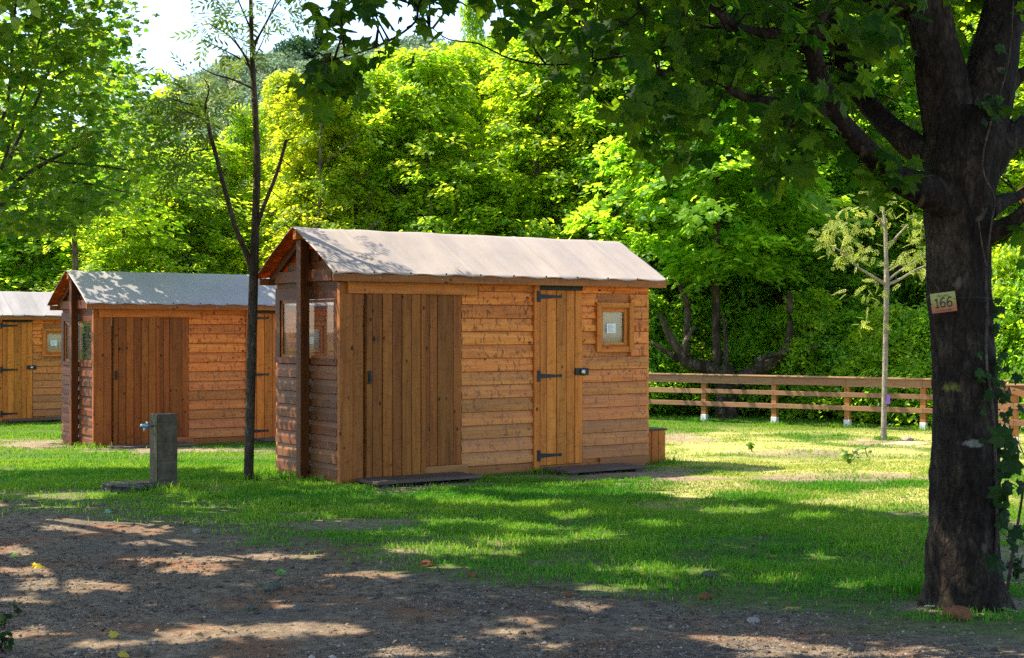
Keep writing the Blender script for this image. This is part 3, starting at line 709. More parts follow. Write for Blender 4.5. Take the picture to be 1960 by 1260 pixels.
c = t.ramp(nz, (.3, (.045, .033, .020)), (.5, (.11, .083, .055)), (.72, (.21, .17, .125)))
sx = t.n('SeparateXYZ'); t.l(oc, sx.inputs[0]); ledge = t.ramp(t.math('ADD', sx.outputs[0], t.math('MULTIPLY', n2, .03)), (.014, 1.0), (.03, 0.0))
moss = t.math('MULTIPLY', ledge, t.ramp(n2, (.35, .35), (.55, .95)))
c = t.mix(moss, c, t.mix(nz, (.05, .048, .008), (.15, .125, .03)))
jn = t.math('ABSOLUTE', t.math('SUBTRACT', t.math('FRACT', t.math('DIVIDE', sx.outputs[2], .20)), .5))
c = t.mix(t.math('MULTIPLY', t.ramp(jn, (.02, 1.0), (.05, 0.0)), .55), c, (.05, .04, .035))
c = t.mix(.35, c, (.05, .035, .02))
M_CONC = t.done(t.bsdf(c, .8, .3, t.bump(nz, .6, .012)))
M_WET = plain('wet_slab', (.04, .036, .032), .22, 0, .5, 16, .4)
rough_block('post', 0, .22, 0, .22, -.05, .78, M_CONC, tp, .005, 12, 4)
rough_block('basin_slab', -.50, -.005, -.06, .27, -.04, .09, M_WET, tp, .006, 8, 9)
tb = TB(); tb.tube([(.0, .10, .66), (-.05, .10, .66), (-.055, .10, .66), (-.105, .10, .665), (-.11, .10, .665), (-.14, .10, .668)], [.012, .012, .019, .019, .014, .016], 10, 1)
tb.tube([(-.095, .10, .655), (-.10, .10, .625), (-.105, .10, .60)], [.011, .010, .009], 8, 1)
tap = tb.build('tap', M_TAP, tp)
tb = TB(); tb.tube([(-.07, .10, .675), (-.07, .10, .695)], [.007, .007], 8, 1); tb.tube([(-.07, .07, .698), (-.07, .13, .698)], [.007, .007], 8, 1); tb.build('tap_handle', M_STEEL, tap)

# ------------------------------------------------------------------ fences
def fence(name, loc, rz, posts, x0, x1, label, brace=False):
    r = empty(name, loc, rz, label, 'fence', 'post and rail fences at the edge of the wood')
    for x in posts:
        m = MB(); m.box(x - .055, x + .055, .03, .14, .14, .935, 2); p = m.build('post', M_PINE, r, .004)
        m = MB(); m.box(x - .061, x + .061, .024, .146, -.08, .15, 2); m.build('post_shoe', M_GALV, p, .003)
    cuts = [x0] + [p for p in posts if x0 + .3 < p < x1 - .3] + [x1]
    for (z0, z1, y0, y1, nm) in ((.82, .975, 0, .028, 'top_rail'), (.60, .695, 0.003, .028, 'rail'), (.335, .43, .003, .028, 'rail')):
        m = MB()
        for a, b in zip(cuts[:-1], cuts[1:]): m.box(a + .002, b - .002, y0, y1, z0 + random.uniform(-.006, .006), z1, 0, .35)
        m.build(nm, M_FENCE, r, .003)
    m = MB(); m.box(x0 - .02, x1 + .02, -.035, .16, .978, 1.005, 0, .7, .8); m.build('cap_board', M_FENCE, r, .003)
    if brace:
        m = MB(); m.hexa([(-.05, -.03, .86), (1.5, -.03, .35), (1.5, -.002, .35), (-.05, -.002, .86), (-.05, -.03, .97), (1.5, -.03, .46), (1.5, -.002, .46), (-.05, -.002, .97)], 0); m.build('handrail', M_FENCE, r, .003)
    return r
fence('wooden_fence', (4.04, 31.0, -.31), math.atan2(-.575, .818), [-1.6, 0, 1.62, 3.2, 4.75, 6.3], -1.65, 6.36, 'long three-rail wooden fence running behind the lawn from the hut to the big tree')
fence('wooden_fence', (8.06, 23.5, -.24), math.atan2(-.45, .818), [0, 1.6], -.75, 2.6, 'short near fence with sloping handrail, right of the big trunk', True)

# ------------------------------------------------------------------ shade map: where the photograph's lawn and track lie in sun
LIT_X = [860, 900, 1000, 1200, 1300, 1420, 1500, 1600, 1770, 1900, 1960, 3500]
LIT_Y = [900, 934, 944, 942, 948, 954, 962, 968, 982, 992, 1000, 1040]
FLECK = [(1135, 1025, 48, 9), (640, 952, 85, 9), (740, 940, 70, 8), (500, 962, 115, 9), (410, 976, 85, 8), (905, 962, 45, 5), (810, 950, 55, 5), (1010, 968, 60, 5), (620, 987, 45, 6), (1420, 977, 60, 6),
  (60, 975, 85, 7), (230, 1009, 120, 9), (120, 996, 50, 4), (30, 1055, 45, 5), (320, 1070, 70, 4), (70, 1092, 65, 5), (385, 1091, 58, 6), (150, 1120, 85, 8), (520, 1066, 75, 4), (540, 1154, 22, 5), (430, 1211, 95, 9), (590, 1205, 95, 9), (720, 1100, 65, 5),
  (1130, 1161, 34, 6), (1180, 1127, 60, 5), (1390, 1226, 75, 9), (1510, 1243, 80, 10), (1740, 1252, 90, 13), (1905, 1246, 65, 14), (1850, 1172, 60, 4), (1580, 1066, 24, 5), (1280, 1092, 60, 5), (820, 1052, 90, 6), (1000, 1037, 90, 5), (430, 880, 80, 9), (60, 832, 90, 14), (380, 945, 60, 7), (560, 948, 60, 8), (690, 978, 50, 6), (450, 1000, 50, 5), (860, 1000, 40, 5), (780, 1020, 50, 5), (930, 1000, 40, 4), (1100, 985, 40, 4), (1250, 1005, 30, 4), (150, 950, 60, 5), (1010, 1015, 50, 5), (1560, 990, 40, 4), (950, 1060, 50, 4), (60, 1215, 40, 5), (1010, 1190, 40, 5),
  (250, 885, 60, 5), (950, 1215, 40, 5), (800, 1248, 60, 6), (1050, 1240, 30, 4), (200, 1230, 50, 5), (860, 1085, 40, 4), (1650, 1120, 25, 4), (1480, 1110, 30, 4), (330, 1040, 60, 4), (60, 1150, 50, 5)]
def sun_ground(p):
    k = (p[:, 2] - ground_z(p[:, 0], p[:, 1])) / -SUN_DIR.z
    return p[:, 0] + SUN_DIR.x * k, p[:, 1] + SUN_DIR.y * k
FLECK = [(a, b, c * 1.2 + 6, d * 1.25 + .8) for a, b, c, d in FLECK]
def keeps_shade(p):
    """True where a leaf may hang: its shadow falls where the photograph has shade"""
    x, y = sun_ground(p); z = ground_z(x, y); px, py = to_px(x, y, z); wob = (fbm(x * 2.5, y * 2.5, 61) - .5)
    ok = ~((px > 860) & (py < np.interp(px, LIT_X, LIT_Y) + wob * 16 + 6))
    for cx, cy, rx, ry in FLECK:
        ok &= (np.sqrt(((px - cx) / (rx + .07 * FPX / np.maximum(y, 3))) ** 2 + ((py - cy) / (ry + .075 * FPX * CAMH / np.maximum(y, 3) ** 2)) ** 2) + wob * .9) > 1.0
    for h in (0, .7, 1.4, 2.1, 2.8):
        k = (p[:, 2] - h) / -SUN_DIR.z; hx, hy = p[:, 0] + SUN_DIR.x * k, p[:, 1] + SUN_DIR.y * k
        c, s = math.cos(H_ROT), math.sin(H_ROT); lx = (hx - HUTS[0][0]) * c + (hy - HUTS[0][1]) * s; ly = -(hx - HUTS[0][0]) * s + (hy - HUTS[0][1]) * c
        ok &= ~((lx > -.5) & (lx < 4.7) & (ly > -.35) & (ly < 2.4))
    return ok

# ------------------------------------------------------------------ the big maple
def pxpath(L): return [P(a, b, y) for a, b, y, r in L], [r / FPX * y for a, b, y, r in L]
mt = empty('maple_tree', (T0.x, 8.9, 0), 0, 'big old maple with dark thick trunk and spreading limbs, carrying the numbered plate', 'tree')
tb = TB()
LIMBP = []
def limb(L, sides=10, rough=.12, n=5):
    p, r = pxpath(L); r = [v * (.90 if sides > 40 else .82) for v in r]; tb.tube(p, r, sides, n, rough, len(L)); LIMBP.extend(catmull(p, r, 6)[0])
limb([(1846, 1185, 8.9, 100), (1843, 1150, 8.9, 86), (1843, 1110, 8.9, 79), (1843, 1050, 8.9, 75), (1845, 950, 8.9, 71), (1845, 850, 8.9, 69), (1843, 700, 8.9, 67), (1840, 600, 8.9, 64), (1838, 480, 8.9, 66), (1837, 400, 8.9, 72), (1838, 330, 8.9, 82), (1848, 260, 8.9, 86), (1852, 210, 8.9, 70)], 64, .13, 12)
limb([(1835, 320, 8.9, 78), (1815, 220, 8.9, 62), (1795, 110, 8.85, 54), (1768, 0, 8.8, 52), (1735, -130, 8.7, 44), (1690, -330, 8.5, 36), (1600, -560, 8.2, 24)], 18)
limb([(1860, 300, 8.9, 72), (1885, 190, 8.95, 62), (1910, 80, 9.0, 54), (1935, -30, 9.1, 48), (1970, -200, 9.3, 38), (2030, -430, 9.6, 26)], 18)
limb([(1870, 320, 8.9, 60), (1915, 275, 8.9, 42), (1965, 245, 9.0, 34), (2050, 215, 9.1, 28), (2160, 150, 9.3, 18)], 14)
limb([(1885, 445, 8.85, 34), (1915, 438, 8.8, 22), (1945, 420, 8.7, 18), (1990, 375, 8.6, 14)], 12)
limb([(1890, 400, 8.95, 30), (1920, 385, 9.0, 17), (1950, 375, 9.1, 12), (1990, 345, 9.2, 9)], 10)
limb([(1925, 170, 9.0, 22), (1950, 146, 9.0, 16), (1985, 130, 9.0, 14)], 10)
limb([(1830, 330, 8.85, 52), (1765, 290, 8.95, 34), (1705, 245, 9.1, 27), (1655, 190, 9.3, 23), (1612, 110, 9.5, 20), (1582, 30, 9.7, 17), (1560, -70, 10, 14)], 14)
limb([(1835, 390, 8.85, 60), (1775, 365, 8.75, 42), (1712, 338, 8.6, 28), (1655, 285, 8.45, 25), (1600, 222, 8.3, 24), (1572, 160, 8.2, 23), (1556, 90, 8.1, 20), (1572, 20, 8.0, 17), (1590, -80, 7.9, 14)], 14)
limb([(1600, 222, 8.3, 16), (1545, 203, 8.15, 13), (1475, 196, 8.0, 12), (1425, 186, 7.9, 10), (1393, 170, 7.85, 9)], 10)
limb([(1556, 85, 8.1, 16), (1500, 68, 8.0, 13), (1420, 55, 7.85, 11), (1360, 10, 7.7, 10), (1310, -60, 7.5, 8)], 10)
limb([(1655, 190, 9.3, 12), (1662, 100, 9.4, 9), (1664, -20, 9.5, 8)], 8)
limb([(1325, 118, 8.0, 9), (1290, 132, 8.0, 11), (1262, 150, 8.0, 6)], 8)
limb([(1500, 70, 8.0, 7), (1420, 60, 8.0, 5), (1345, 52, 8.0, 4), (1250, 92, 8.0, 3.4), (1160, 113, 8.0, 3), (1060, 124, 8.0, 2.8), (980, 114, 8.0, 2.4), (915, 84, 8.0, 2), (860, 76, 8.0, 1.6), (822, 50, 8.0, 1.2)], 6, 0, 4)
limb([(1360, 10, 7.7, 4), (1180, -60, 7.6, 4), (960, -70, 7.5, 3.6), (815, -6, 7.4, 3.2), (795, 42, 7.4, 3), (745, 78, 7.4, 2.6), (690, 100, 7.4, 2.2), (630, 116, 7.4, 1.6)], 6, 0, 4)
limb([(1130, 60, 8.0, 1.5), (1100, 20, 8.0, 2), (1085, -20, 8.0, 2.5)], 5, 0, 3); limb([(1138, 55, 8.0, 2), (1146, -10, 8.0, 2.4)], 5, 0, 2); limb([(1225, 20, 8, 2), (1180, 55, 8, 2), (1135, 62, 8, 1.6), (1110, 95, 8, 1.2)], 5, 0, 3)
# limbs above the frame that carry the high crown
TOPS = [(-.8, 9.5, 6.6), (.6, 8.0, 6.9), (1.6, 10.5, 7.2), (3.4, 8.3, 7.5), (-2.2, 11.5, 6.4), (-.6, 12.2, 6.6)]
for (x, y, z) in TOPS:
    tb.tube([(2.4, 8.8, 3.6), (2.4 + (x - 2.4) * .35, 8.8 + (y - 8.8) * .35, 4.9), (2.4 + (x - 2.4) * .7, 8.8 + (y - 8.8) * .7, z - .6), (x, y, z)], [.13, .09, .06, .03], 8, 4)
def maple_leaves(lb, boxes):
    for (x0, x1, y0, y1, d0, d1, n, s0) in boxes:
        k = max(2, n // 7)
        cx = rng.uniform(x0, x1, k); cy = rng.uniform(y0, y1, k); cd = rng.uniform(d0, d1, k)
        i = rng.integers(0, k, n); px = cx[i] + rng.normal(0, 26, n); py = cy[i] + rng.normal(0, 20, n); Y = cd[i] + rng.normal(0, .14, n)
        s0 = s0 * .80; n = int(n * 1.2); i = rng.integers(0, k, n); px = cx[i] + rng.normal(0, 26, n); py = cy[i] + rng.normal(0, 20, n); Y = cd[i] + rng.normal(0, .14, n); C = np.stack([(px - CX) / FPX * Y, Y, CAMH - (py - CY) / FPX * Y], 1)
        N = rng.normal(0, .55, (n, 3)) + [0.0, -.45, .55]; D = rng.normal(0, .6, (n, 3)) + [0, -.1, -.9]
        lb.add(C, N, D, s0 * (.55 + .75 * rng.random(n)), MAPLE, np.clip(rng.normal(.4, .33, n), 0, 1))
        CLUST.extend([tuple(P(a, b, c)) for a, b, c in zip(cx, cy, cd)])
CLUST = []; lb = LB()
maple_leaves(lb, [(1190, 1760, -70, 90, 7.2, 10.6, 560, .14), (1200, 1640, 90, 215, 7.4, 10.4, 330, .14), (1230, 1330, 220, 285, 7.9, 8.6, 55, .15), (1440, 1580, 235, 300, 8.0, 8.8, 60, .15), (1490, 1540, 310, 355, 8.1, 8.5, 20, .15),
  (1660, 1740, 290, 375, 8.2, 8.8, 34, .15), (1600, 1760, 100, 290, 9.2, 10.6, 90, .14), (960, 1190, -50, 60, 7.4, 9.2, 95, .14), (1010, 1130, 60, 115, 7.8, 8.4, 22, .13), (1090, 1190, 60, 150, 7.8, 8.6, 26, .14), (690, 960, -60, 15, 7.2, 8.4, 66, .13),
  (555, 690, 100, 185, 7.1, 7.7, 40, .14), (640, 745, 40, 115, 7.2, 7.7, 20, .10), (575, 740, -30, 45, 7.0, 7.9, 46, .13), (780, 830, 20, 60, 7.3, 7.5, 8, .1), (1840, 1905, -20, 120, 9.2, 10.4, 40, .13), (1780, 1960, -60, 10, 8.6, 10, 50, .14), (1890, 1960, 150, 230, 8.8, 9.3, 8, .12), (1925, 1990, 395, 470, 8.6, 9.2, 16, .15), (1260, 1500, -60, 120, 9.5, 11.5, 120, .14)])
LP = np.array(LIMBP); LP = LP[LP[:, 2] > 2.6]
for k, c in enumerate(CLUST):                             # twigs that carry the leaf clusters
    c = np.array(c); d = np.linalg.norm(LP - c, axis=1); i = int(np.argmin(d))
    if d[i] < 1.5:
        a = LP[i]; mid = (a + c) / 2 + np.array([random.uniform(-.08, .08), random.uniform(-.08, .08), random.uniform(.0, .12)]); tb.tube([a, mid, c], [.007, .0045, .002], 4, 3)
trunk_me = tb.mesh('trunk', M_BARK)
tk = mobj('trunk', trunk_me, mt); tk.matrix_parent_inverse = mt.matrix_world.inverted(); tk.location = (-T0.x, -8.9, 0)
# high crown above the frame
def high_canopy(n, xr, yr, zr, owner):
    p = np.stack([rng.uniform(*xr, n), rng.uniform(*yr, n), rng.uniform(*zr, n)], 1)
    px, py = to_px(p[:, 0], p[:, 1], p[:, 2]); vis = (py > -45) & (px > -30) & (px < 1990) & (p[:, 1] > 0)
    gx_, gy_ = sun_ground(p); want = (gy_ > 5.0) & (gy_ < 17.5) & (gx_ > -gy_ * .42) & (gx_ < gy_ * .8)
    k = ~vis & want & keeps_shade(p); return p[k]
hc = high_canopy(95000, (-9.5, 5.5), (5.5, 18.5), (4.7, 8.2), 0)
left_own = hc[:, 0] < -2.6 + (fbm(hc[:, 1], hc[:, 2], 3) - .5) * 1.5
def add_high(lb, C):
    n = len(C); lb.add(C, rng.normal(0, .35, (n, 3)) + [0, 0, 1], rng.normal(0, 1, (n, 3)), .17 * (.7 + .6 * rng.random(n)), STAR, np.clip(rng.normal(.5, .25, n), 0, 1))
add_high(lb, hc[~left_own])
n = 9000; q = rng.normal(0, 1, (n, 3)); q = nrm(q) * (rng.random((n, 1)) ** .4) * [3.4, 3.2, 2.2] + [3.2, 8.6, 7.0]
px, py = to_px(q[:, 0], q[:, 1], q[:, 2]); q = q[((py < -40) | (px > 2000)) & keeps_shade(q)]; add_high(lb, q)
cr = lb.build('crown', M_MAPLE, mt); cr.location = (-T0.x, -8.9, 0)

# numbered plate wired to the trunk
pl = empty('number_plate', P(1806, 579, 8.665), 0, 'small yellow to orange plate reading 166, wired to the big trunk', 'sign')
pl.rotation_euler = (R(-2), R(-7), R(-16)); pl.scale = (.92, 1, .92)
t = NT('plate_print'); oc = t.n('TexCoord').outputs['Object']; sx = t.n('SeparateXYZ'); t.l(oc, sx.inputs[0])
c = t.ramp(t.math('MULTIPLY_ADD', sx.outputs[2], 7.6, .5), (.02, (.27, .05, .008)), (.30, (.30, .11, .012)), (.58, (.28, .23, .035)), (1, (.27, .27, .06)))
M_PLATE = t.done(t.bsdf(c, .4, .4))
M_GREENINK = plain('dark_green_ink', (.008, .035, .018), .5); M_WIRE = plain('rusty_wire', (.06, .04, .03), .6, .5)
m = MB(); m.box(-.078, .078, -.002, .002, -.064, .064, 0); m.build('plate', M_PLATE, pl)
def strokes(name, paths, rad, parent, mat):
    tb = TB()
    for p in paths: tb.tube([(x, -.0028, z) for x, z in p], [rad] * len(p), 7, 5)
    o = tb.build(name, mat, parent); return o
six = [(.016, .026), (.006, .029), (-.005, .022), (-.012, .006), (-.0135, -.012), (-.009, -.025), (.001, -.029), (.011, -.024), (.0145, -.012), (.011, -.001), (.002, .003), (-.007, -.001), (-.0125, -.009)]
strokes('number', [[(-.052, .016), (-.044, .023), (-.040, .028)], [(-.040, .028), (-.040, 0), (-.040, -.028)], [(-.052, -.029), (-.040, -.029), (-.029, -.029)]] + [[(x + dx, z) for x, z in six] for dx in (-.006, .036)], .0040, pl, M_GREENINK)
tb = TB(); q = [(-.032 + .006 * k, -.0035, .040 + .009 * math.sin(k * 2.1) + .004 * math.sin(k * .9)) for k in range(13)]
tb.tube(q, [.0012] * 13, 5, 4); tb.build('script_line', M_GREENINK, pl)
m = MB(); m.box(-.055, .03, -.004, -.0026, -.0525, -.0495, 0); m.hexa([(.03, -.004, -.058), (.044, -.004, -.051), (.044, -.0026, -.051), (.03, -.0026, -.058), (.03, -.004, -.044), (.044, -.004, -.0505), (.044, -.0026, -.0505), (.03, -.0026, -.044)], 0)
m.build('arrow', M_GREENINK, pl)
tb = TB(); tb.tube([(-.078, -.004, -.004), (-.066, -.005, -.002)], [.0016] * 2, 5, 1); tb.tube([(.066, -.005, .016), (.08, -.004, .016), (.16, -.035, .01), (.24, -.01, .0), (.29, .06, -.01)], [.0016] * 5, 5, 4); tb.build('wire', M_WIRE, pl)

# ivy climbing the right side of the trunk
iv = empty('ivy', P(1905, 1140, 8.75), 0, 'dark ivy vine with small leaves climbing the right side of the big trunk', 'climbing plant')
inv = Vector(iv.location)
tb = TB(); vine = [(1900, 1130, 8.76), (1908, 1000, 8.76), (1905, 880, 8.74), (1900, 780, 8.72), (1888, 690, 8.70), (1890, 600, 8.70), (1888, 520, 8.69), (1896, 440, 8.69), (1903, 380, 8.67), (1880, 320, 8.62), (1895, 240, 8.62), (1930, 120, 8.70), (1940, 0, 8.75)]
tb.tube([P(*v) - inv for v in vine], [.012, .011, .011, .010, .009, .008, .008, .007, .007, .006, .006, .005, .004], 6, 4)
tb.tube([P(1890, 520, 8.69) - inv, P(1880, 470, 8.66) - inv, P(1872, 415, 8.66) - inv], [.006, .005, .003], 6, 4); tb.build('vine', M_BARK2, iv)
lb = LB(); Cs = []
for (a, b, y, s, n) in ((1909, 700, 8.75, 14, 22), (1916, 760, 8.78, 16, 26), (1908, 620, 8.78, 8, 14), (1918, 830, 8.78, 12, 16), (1922, 900, 8.75, 14, 12), (1915, 960, 8.75, 12, 12), (1885, 770, 8.68, 10, 10), (1880, 690, 8.66, 8, 7), (1900, 180, 8.6, 10, 8), (1910, 130, 8.6, 10, 8)):
    n = int(n * .6); q = np.stack([rng.normal(a - 6, s, n), rng.normal(b, 26, n), rng.normal(y, .03, n)], 1)
    Cs += [tuple(P(*r) - inv) for r in q]
n = len(Cs); lb.add(Cs, rng.normal(0, .35, (n, 3)) + [.3, -.9, .3], rng.normal(0, .5, (n, 3)) + [.2, 0, -.8], .05 + .035 * rng.random(n), MAPLE, rng.random(n)); lb.build('foliage', M_IVY, iv)
# young shoot at the right edge
sh = empty('maple_shoot', P(1925, 1150, 8.6), 0, 'thin young maple shoot with a few dark leaves at the right edge', 'plant'); sv = Vector(sh.location)
tb = TB(); tb.tube([P(1925, 1150, 8.6) - sv, P(1938, 1060, 8.55) - sv, P(1952, 980, 8.5) - sv, P(1966, 890, 8.45) - sv, P(1985, 800, 8.4) - sv], [.011, .010, .008, .006, .004], 7, 4)
for a in ([(1942, 1040, 8.54), (1915, 1015, 8.5), (1912, 990, 8.5)], [(1957, 940, 8.47), (1935, 925, 8.44), (1925, 935, 8.42)], [(1963, 900, 8.45), (1940, 870, 8.42), (1920, 850, 8.4)], [(1967, 885, 8.45), (1950, 850, 8.4), (1940, 830, 8.4)]): tb.tube([P(*v) - sv for v in a], [.004, .003, .002], 5, 3)
tb.build('stem', M_BARK2, sh)
lb = LB(); pts = [(1918, 880, 8.42), (1932, 905, 8.44), (1908, 905, 8.42), (1925, 945, 8.42), (1942, 850, 8.4), (1928, 845, 8.38), (1950, 1050, 8.5), (1912, 990, 8.5), (1914, 1068, 8.5), (1955, 880, 8.4), (1946, 930, 8.4), (1936, 1010, 8.5), (1920, 930, 8.46)]
C = np.array([tuple(P(*v) - sv) for v in pts]); n = len(C); lb.add(C, rng.normal(0, .4, (n, 3)) + [.1, -.8, .5], rng.normal(0, .7, (n, 3)) + [0, 0, -.5], .09 + .06 * rng.random(n), MAPLE, rng.random(n) * .6); lb.build('leaves', M_IVY, sh)

# ------------------------------------------------------------------ leafy tree on the left, its trunk outside the frame
LT = empty('leafy_tree', (-6.7, 13.8, 0), 0, 'leafy tree filling the top left corner, branches reaching in from outside', 'tree'); lv = Vector(LT.location)
tb = TB(); tb.tube([(0, 0, -.1), (.05, 0, 1.0), (.1, 0, 2.0), (.15, .05, 3.2), (.1, .1, 5.0), (.2, 0, 7.5)], [.24, .19, .17, .14, .10, .04], 12, 5, .08)
def lpx(L, sides=7, n=4): tb.tube([P(a, b, y) - lv for a, b, y, r in L], [r * .65 / FPX * y for a, b, y, r in L], sides, n)
lpx([(-330, 560, 13.8, 26), (-120, 455, 13.6, 16), (0, 393, 13.4, 10), (30, 350, 13.4, 8), (89, 311, 13.3, 6), (140, 284, 13.2, 4), (200, 250, 13.2, 2)])
lpx([(-330, 520, 13.8, 24), (-100, 370, 13.6, 12), (0, 329, 13.5, 8), (30, 275, 13.5, 6), (62, 213, 13.5, 4.5), (95, 130, 13.5, 3), (120, 30, 13.5, 2)])
lpx([(30, 286, 13.1, 4), (70, 300, 13, 3.6), (111, 311, 13, 3.2), (180, 316, 12.9, 3), (250, 327, 12.9, 2.2)])
lpx([(-60, 400, 13, 8), (0, 330, 13, 6), (30, 220, 13, 4), (55, 150, 13, 3), (80, 60, 13, 2)]); lpx([(0, 370, 13.3, 5), (60, 355, 13.2, 4), (150, 350, 13.2, 3), (240, 368, 13.1, 2)])
lpx([(95, 160, 13.5, 2.5), (115, 140, 13.4, 2.4), (158, 120, 13.4, 1.5)]); lpx([(-20, 300, 14, 7), (15, 190, 14, 5), (25, 60, 14, 4), (35, -40, 14, 3)])
for (x, y, z) in [(-4.2, 12.6, 6.2), (-5.2, 10.8, 6.4), (-4.0, 14.6, 6.8), (-6.8, 10, 6.6), (-7.6, 15.5, 6.5), (-3.3, 11.4, 6.6)]:
    a = Vector((0, 0, 2.6)); b = Vector((x, y, z)) - lv; tb.tube([a, a.lerp(b, .35) + Vector((0, 0, .5)), a.lerp(b, .7) + Vector((0, 0, .4)), b], [.10, .07, .05, .02], 7, 4)
tb.build('trunk', M_BARK2, LT)
lb = LB(); ey = [-60, 0, 60, 110, 150, 200, 240, 290, 340, 390, 430, 470]; ex = [235, 250, 262, 268, 300, 305, 330, 318, 285, 240, 130, 50]
kc = 430; cy = rng.uniform(-70, 440, kc); cx = rng.uniform(-90, 1, kc) + 0 * cy; mxx = np.interp(cy, ey, ex); cx = -80 + (mxx + 70) * rng.random(kc) ** .85; cd = np.where(cx > 190, rng.uniform(15.6, 17.4, kc), rng.uniform(12.2, 15.6, kc))
gap = np.exp(-(((cx - 130) / 55) ** 2 + ((cy - 140) / 28) ** 2)) + np.exp(-(((cx - 225) / 30) ** 2 + ((cy - 75) / 40) ** 2)) * .8; kk = rng.random(kc) > gap * .85; cx, cy, cd = cx[kk], cy[kk], cd[kk]; kc = len(cx)
per = 15; i = np.repeat(np.arange(kc), per); n = kc * per
px = cx[i] + rng.normal(0, 22, n); py = cy[i] + rng.normal(0, 9, n) + np.abs(px - cx[i]) * .12; Y = cd[i] + rng.normal(0, .12, n)
C = np.stack([(px - CX) / FPX * Y, Y, CAMH - (py - CY) / FPX * Y], 1) - np.array(lv)
lb.add(C, rng.normal(0, .42, (n, 3)) + [0, -.12, .8], rng.normal(0, .6, (n, 3)) + [.35, -.2, -.45], .085 * (.7 + .6 * rng.random(n)), MAPLE, np.clip(rng.normal(.45, .28, n), 0, 1))
add_high(lb, hc[left_own] - np.array(lv)); lb.build('crown', M_LEFT, LT)
# a lime twig with heart leaves reaching in at the very top left
tw = empty('lime_sprig', P(0, 20, 8.2), 0, 'few bright heart-shaped leaves hanging at the top left corner', 'branch'); q0 = Vector(tw.location)
tb = TB(); tb.tube([P(-60, 0, 8.2) - q0, P(0, 18, 8.2) - q0, P(40, 40, 8.2) - q0], [.006, .004, .002], 5, 3); tb.build('twig', M_BARK2, tw)
HEART = fan([(0, .06, 0), (.2, 0, -.02), (.4, .12, -.04), (.42, .38, -.05), (.25, .7, -.04), (0, 1.1, -.08), (-.25, .7, -.04), (-.42, .38, -.05), (-.4, .12, -.04), (-.2, 0, -.02)], (0, .4, .03))
lb = LB(); C = np.array([tuple(P(*v) - q0) for v in [(28, 32, 8.2), (6, 10, 8.2), (55, 5, 8.2), (64, 14, 8.2), (-6, 22, 8.2), (40, -8, 8.2)]]); n = len(C)
lb.add(C, rng.normal(0, .25, (n, 3)) + [.1, -.9, .3], np.array([(.02, 0, -1), (-.3, 0, -.6), (.6, 0, -.4), (.4, 0, -.7), (-.5, 0, -.6), (.3, 0, -.9)]), np.array([.085, .07, .075, .07, .07, .08]), HEART, np.full(n, 1.0)); lb.build('leaves', M_LEFT, tw)

# ------------------------------------------------------------------ thin young tree by the near hut
YS = 16.1
ys = empty('young_ash', (P(475, 927, YS).x, YS, float(ground_z(-2.9, YS)) - .02), 0, 'slim young ash tree with one long side branch, standing between the two huts', 'tree'); yv = Vector(ys.location)
tb = TB()
def ypx(L, sides=8, n=4, rough=.05): tb.tube([P(a, b, y) - yv for a, b, y, r in L], [r / FPX * y for a, b, y, r in L], sides, n, rough)
ypx([(474, 932, YS, 12), (476, 900, YS, 9.5), (479, 780, YS, 9), (482, 650, YS, 9.5), (486, 520, YS, 9), (489, 420, YS, 7.5), (492, 330, YS, 7), (490, 250, YS, 6.2), (486, 170, YS, 5.4), (482, 90, YS, 4.6), (480, 0, YS, 3.8), (478, -120, YS, 3), (474, -300, YS, 1.6)], 12, 5)
ypx([(485, 530, YS, 7), (474, 490, YS, 6), (452, 440, 16.0, 5), (432, 370, 15.95, 4.6), (417, 310, 15.9, 4.2), (402, 255, 15.85, 4), (392, 198, 15.8, 3.6)])
ypx([(490, 440, YS, 4.5), (505, 395, 16.05, 4), (525, 345, 16, 3.6), (538, 305, 16, 3.4), (548, 268, 16, 3.2)]); ypx([(548, 270, 16, 1.6), (562, 265, 16, 1.2), (577, 261, 16, .8)], 5)
for L in ([(489, 172, YS, 2.5), (445, 152, 15.9, 2), (412, 143, 15.8, 1.6), (386, 130, 15.8, 1), (382, 120, 15.8, .7)], [(486, 150, YS, 2.6), (470, 110, 16, 2), (440, 70, 15.9, 1.6), (400, 45, 15.8, 1.2)], [(487, 135, YS, 2.6), (455, 110, 16.1, 1.8), (420, 92, 16, 1.4), (390, 75, 16, 1)], [(484, 100, YS, 2.4), (500, 60, 16.1, 2), (530, 10, 16.2, 1.6), (555, -20, 16.2, 1)], [(485, 85, YS, 2.4), (512, 40, 16, 1.8), (535, -20, 16, 1.2)], [(482, 60, YS, 2), (460, 10, 16, 1.6), (440, -40, 16, 1)],
          [(487, 110, YS, 1.6), (500, 85, 16, 1.2), (510, 62, 16, .8)], [(394, 205, 15.8, 2), (365, 200, 15.7, 1.6), (330, 190, 15.6, 1)], [(398, 235, 15.8, 2), (360, 215, 15.7, 1.4), (330, 230, 15.6, 1)], [(408, 285, 15.9, 1.6), (370, 290, 15.8, 1.2), (340, 300, 15.7, .8)], [(425, 345, 15.9, 1.6), (385, 345, 15.8, 1.1), (345, 350, 15.7, .8)], [(393, 200, 15.8, 2), (400, 170, 15.8, 1.4), (390, 150, 15.8, 1)], [(486, 130, YS, 1.4), (440, 60, 16.2, 1.2), (430, 20, 16.2, 1)]): ypx(L, 5, 3, 0)
tb.build('trunk', M_BARK2, ys)
lb = LB()
